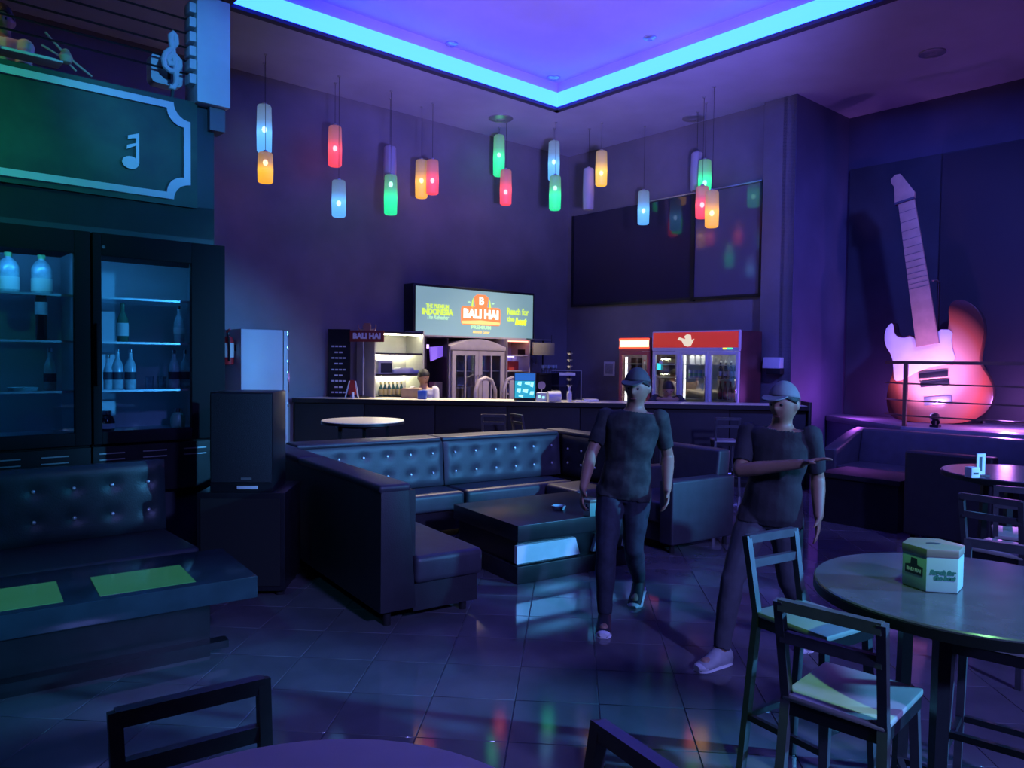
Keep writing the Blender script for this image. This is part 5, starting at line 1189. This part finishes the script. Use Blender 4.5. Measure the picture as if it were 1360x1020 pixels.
shoe_blk = mat('shoe_black', (.02, .02, .025), .6); sole_w = mat('sole_white', (.75, .75, .75), .5); shoe_grey = mat('shoe_grey', (.42, .42, .42), .6, noise=.2, nscale=20)
fA = G(802, 838, 0); fB = G(850, 800, 0)
person('person', 'walking person in dark clothes and grey cap in front of the coffee table', dict(
    pel=(.735, 4.90, .86), che=(.775, 4.90, 1.21), nck=(.795, 4.90, 1.375), hd=(.805, 4.875, 1.505),
    shL=(.945, 4.845, 1.305), elL=(1.02, 4.93, 1.05), wrL=(.985, 4.77, .86), haL=(.97, 4.70, .77),
    shR=(.62, 4.975, 1.305), elR=(.515, 4.90, 1.06), wrR=(.455, 4.76, .87), haR=(.44, 4.71, .78), thuR=(0, -1, 0), thuL=(0, -1, 0),
    hiL=(.81, 4.87, .83), knL=(.80, 4.90, .46), anL=(fB.x-.0, fB.y+.06, .14), toL=(fB.x-.05, fB.y-.08, .04),
    hiR=(.655, 4.93, .83), knR=(.60, 4.72, .455), anR=(fA.x+.01, fA.y+.06, .085), toR=(fA.x-.01, fA.y-.07, .036)),
    (-.30, -.95), (-.45, -.85, -.12), camo, denim, skin, .70, cap=cap_grey, shoe=shoe_blk, sole=sole_w, group=None)
fC = G(958, 884, 0)
person('person', 'walking person in black shirt and pale cap pointing right, behind the bar stool', dict(
    pel=(1.49, 4.32, .83), che=(1.515, 4.31, 1.17), nck=(1.53, 4.30, 1.325), hd=(1.53, 4.27, 1.445),
    shL=(1.665, 4.215, 1.265), elL=(1.735, 4.28, 1.02), wrL=(1.70, 4.17, .83), haL=(1.68, 4.13, .74),
    shR=(1.375, 4.40, 1.265), elR=(1.29, 4.27, 1.065), wrR=(1.55, 4.05, 1.135), haR=(1.64, 4.0, 1.17), palR=(0, .3, -1), thuR=(0, -1, .3), thuL=(-.4, -1, 0), curl=.18,
    hiL=(1.56, 4.285, .80), knL=(1.58, 4.27, .44), anL=(1.80, 4.45, .12), toL=(1.71, 4.37, .036),
    hiR=(1.415, 4.365, .80), knR=(1.24, 4.20, .46), anR=(fC.x, fC.y+.01, .085), toR=(fC.x-.105, fC.y-.055, .036)),
    (-.5, -.85), (-.75, -.65, -.1), black_cloth, grey_cloth, skin, .80, cap=cap_pale, shoe=shoe_grey, sole=sole_w)
# two bartenders sitting behind the counter
def sitter(label, px, dy, lean, shirtm, hz, hfv, arms_on):
    p = onbar(px, dy); o = Vector((p.x, p.y, 0)); ff = -by
    pel = o + Vector((0, 0, .775)); che = pel + Vector((0, 0, .34 - lean*.35)) + ff*lean*.75; nck = che + Vector((0, 0, .15 - lean*.14)) + ff*lean*.32; hd = nck + Vector((0, 0, .135 - lean*.12)) + ff*(.02 + lean*.2)
    sd_ = -bx*-1
    L_ = Vector((-ff.y, ff.x, 0))
    J = dict(pel=pel, che=che, nck=nck, hd=hd)
    for k, sg in (('L', 1), ('R', -1)):
        sh_ = che + L_*sg*.165 + Vector((0, 0, .09)); J['sh'+k] = sh_
        if arms_on:
            J['el'+k] = sh_ + L_*sg*.13 + ff*.08 + Vector((0, 0, -.12)); J['wr'+k] = J['el'+k] + ff*.17 - L_*sg*.12 + Vector((0, 0, -.0)); J['ha'+k] = J['wr'+k] + ff*.06 - L_*sg*.06
        else:
            J['el'+k] = sh_ + L_*sg*.05 + ff*.08 + Vector((0, 0, -.24)); J['wr'+k] = J['el'+k] + ff*.22 + Vector((0, 0, .08)); J['ha'+k] = J['wr'+k] + ff*.08
        J['hi'+k] = pel + L_*sg*.085; J['kn'+k] = pel + L_*sg*.11 + ff*.27 + Vector((0, 0, .0)); J['an'+k] = Vector((J['kn'+k].x, J['kn'+k].y, .34)) - ff*.04; J['to'+k] = J['an'+k] + ff*.12 - Vector((0, 0, .045))
        J['pal'+k] = Vector((0, 0, -1)); J['thu'+k] = -L_*sg
    J = {k: tuple(v) for k, v in J.items()}
    person('person', label, J, (ff.x, ff.y), hfv, shirtm, denim, skin, .7, vox=.012, shoe=shoe_blk, sole=sole_w)
    st = stool((o.x, o.y), ff, 'bar stool behind the counter under the ' + ('left' if px < 700 else 'right') + ' bartender', 'stools behind the bar')
white_cloth = mat('white_cloth', (.6, .6, .62), .8, noise=.1, nscale=14)
sitter('dark-haired bartender in a pale shirt behind the left part of the bar', 563, .88, .02, white_cloth, 0, (.7, -.7, -.25), False)
sitter('bartender bent low over the counter before the wide red cooler', 884, .93, .20, black_cloth, 0, (-.1, -.9, -.45), True)
# someone up on the mezzanine, at the very edge of the picture
h0 = onV(3, 27, 7.0); o = Vector((h0.x, h0.y, 0)); z0 = h0.z - 1.50
person('person', 'person in a white shirt lit orange up on the mezzanine at the left edge', dict(ground=2.85,
    pel=(o.x, o.y, z0+.86), che=(o.x, o.y, z0+1.21), nck=(o.x, o.y, z0+1.375), hd=(o.x, o.y, z0+1.5),
    shL=(o.x+.16, o.y+.02, z0+1.305), elL=(o.x+.20, o.y-.08, z0+1.06), wrL=(o.x+.12, o.y-.26, z0+1.0), haL=(o.x+.08, o.y-.34, z0+1.0),
    shR=(o.x-.16, o.y-.02, z0+1.305), elR=(o.x-.22, o.y-.05, z0+1.05), wrR=(o.x-.2, o.y-.2, z0+.9), haR=(o.x-.18, o.y-.28, z0+.88),
    hiL=(o.x+.08, o.y, z0+.83), knL=(o.x+.09, o.y, z0+.46), anL=(o.x+.09, o.y+.02, z0+.085), toL=(o.x+.10, o.y-.11, z0+.036),
    hiR=(o.x-.08, o.y, z0+.83), knR=(o.x-.09, o.y, z0+.46), anR=(o.x-.09, o.y+.02, z0+.085), toR=(o.x-.10, o.y-.11, z0+.036)),
    (.1, -1), (.45, -.85, -.15), white_cloth, denim, skin, .7, vox=.012, shoe=shoe_blk, sole=sole_w)
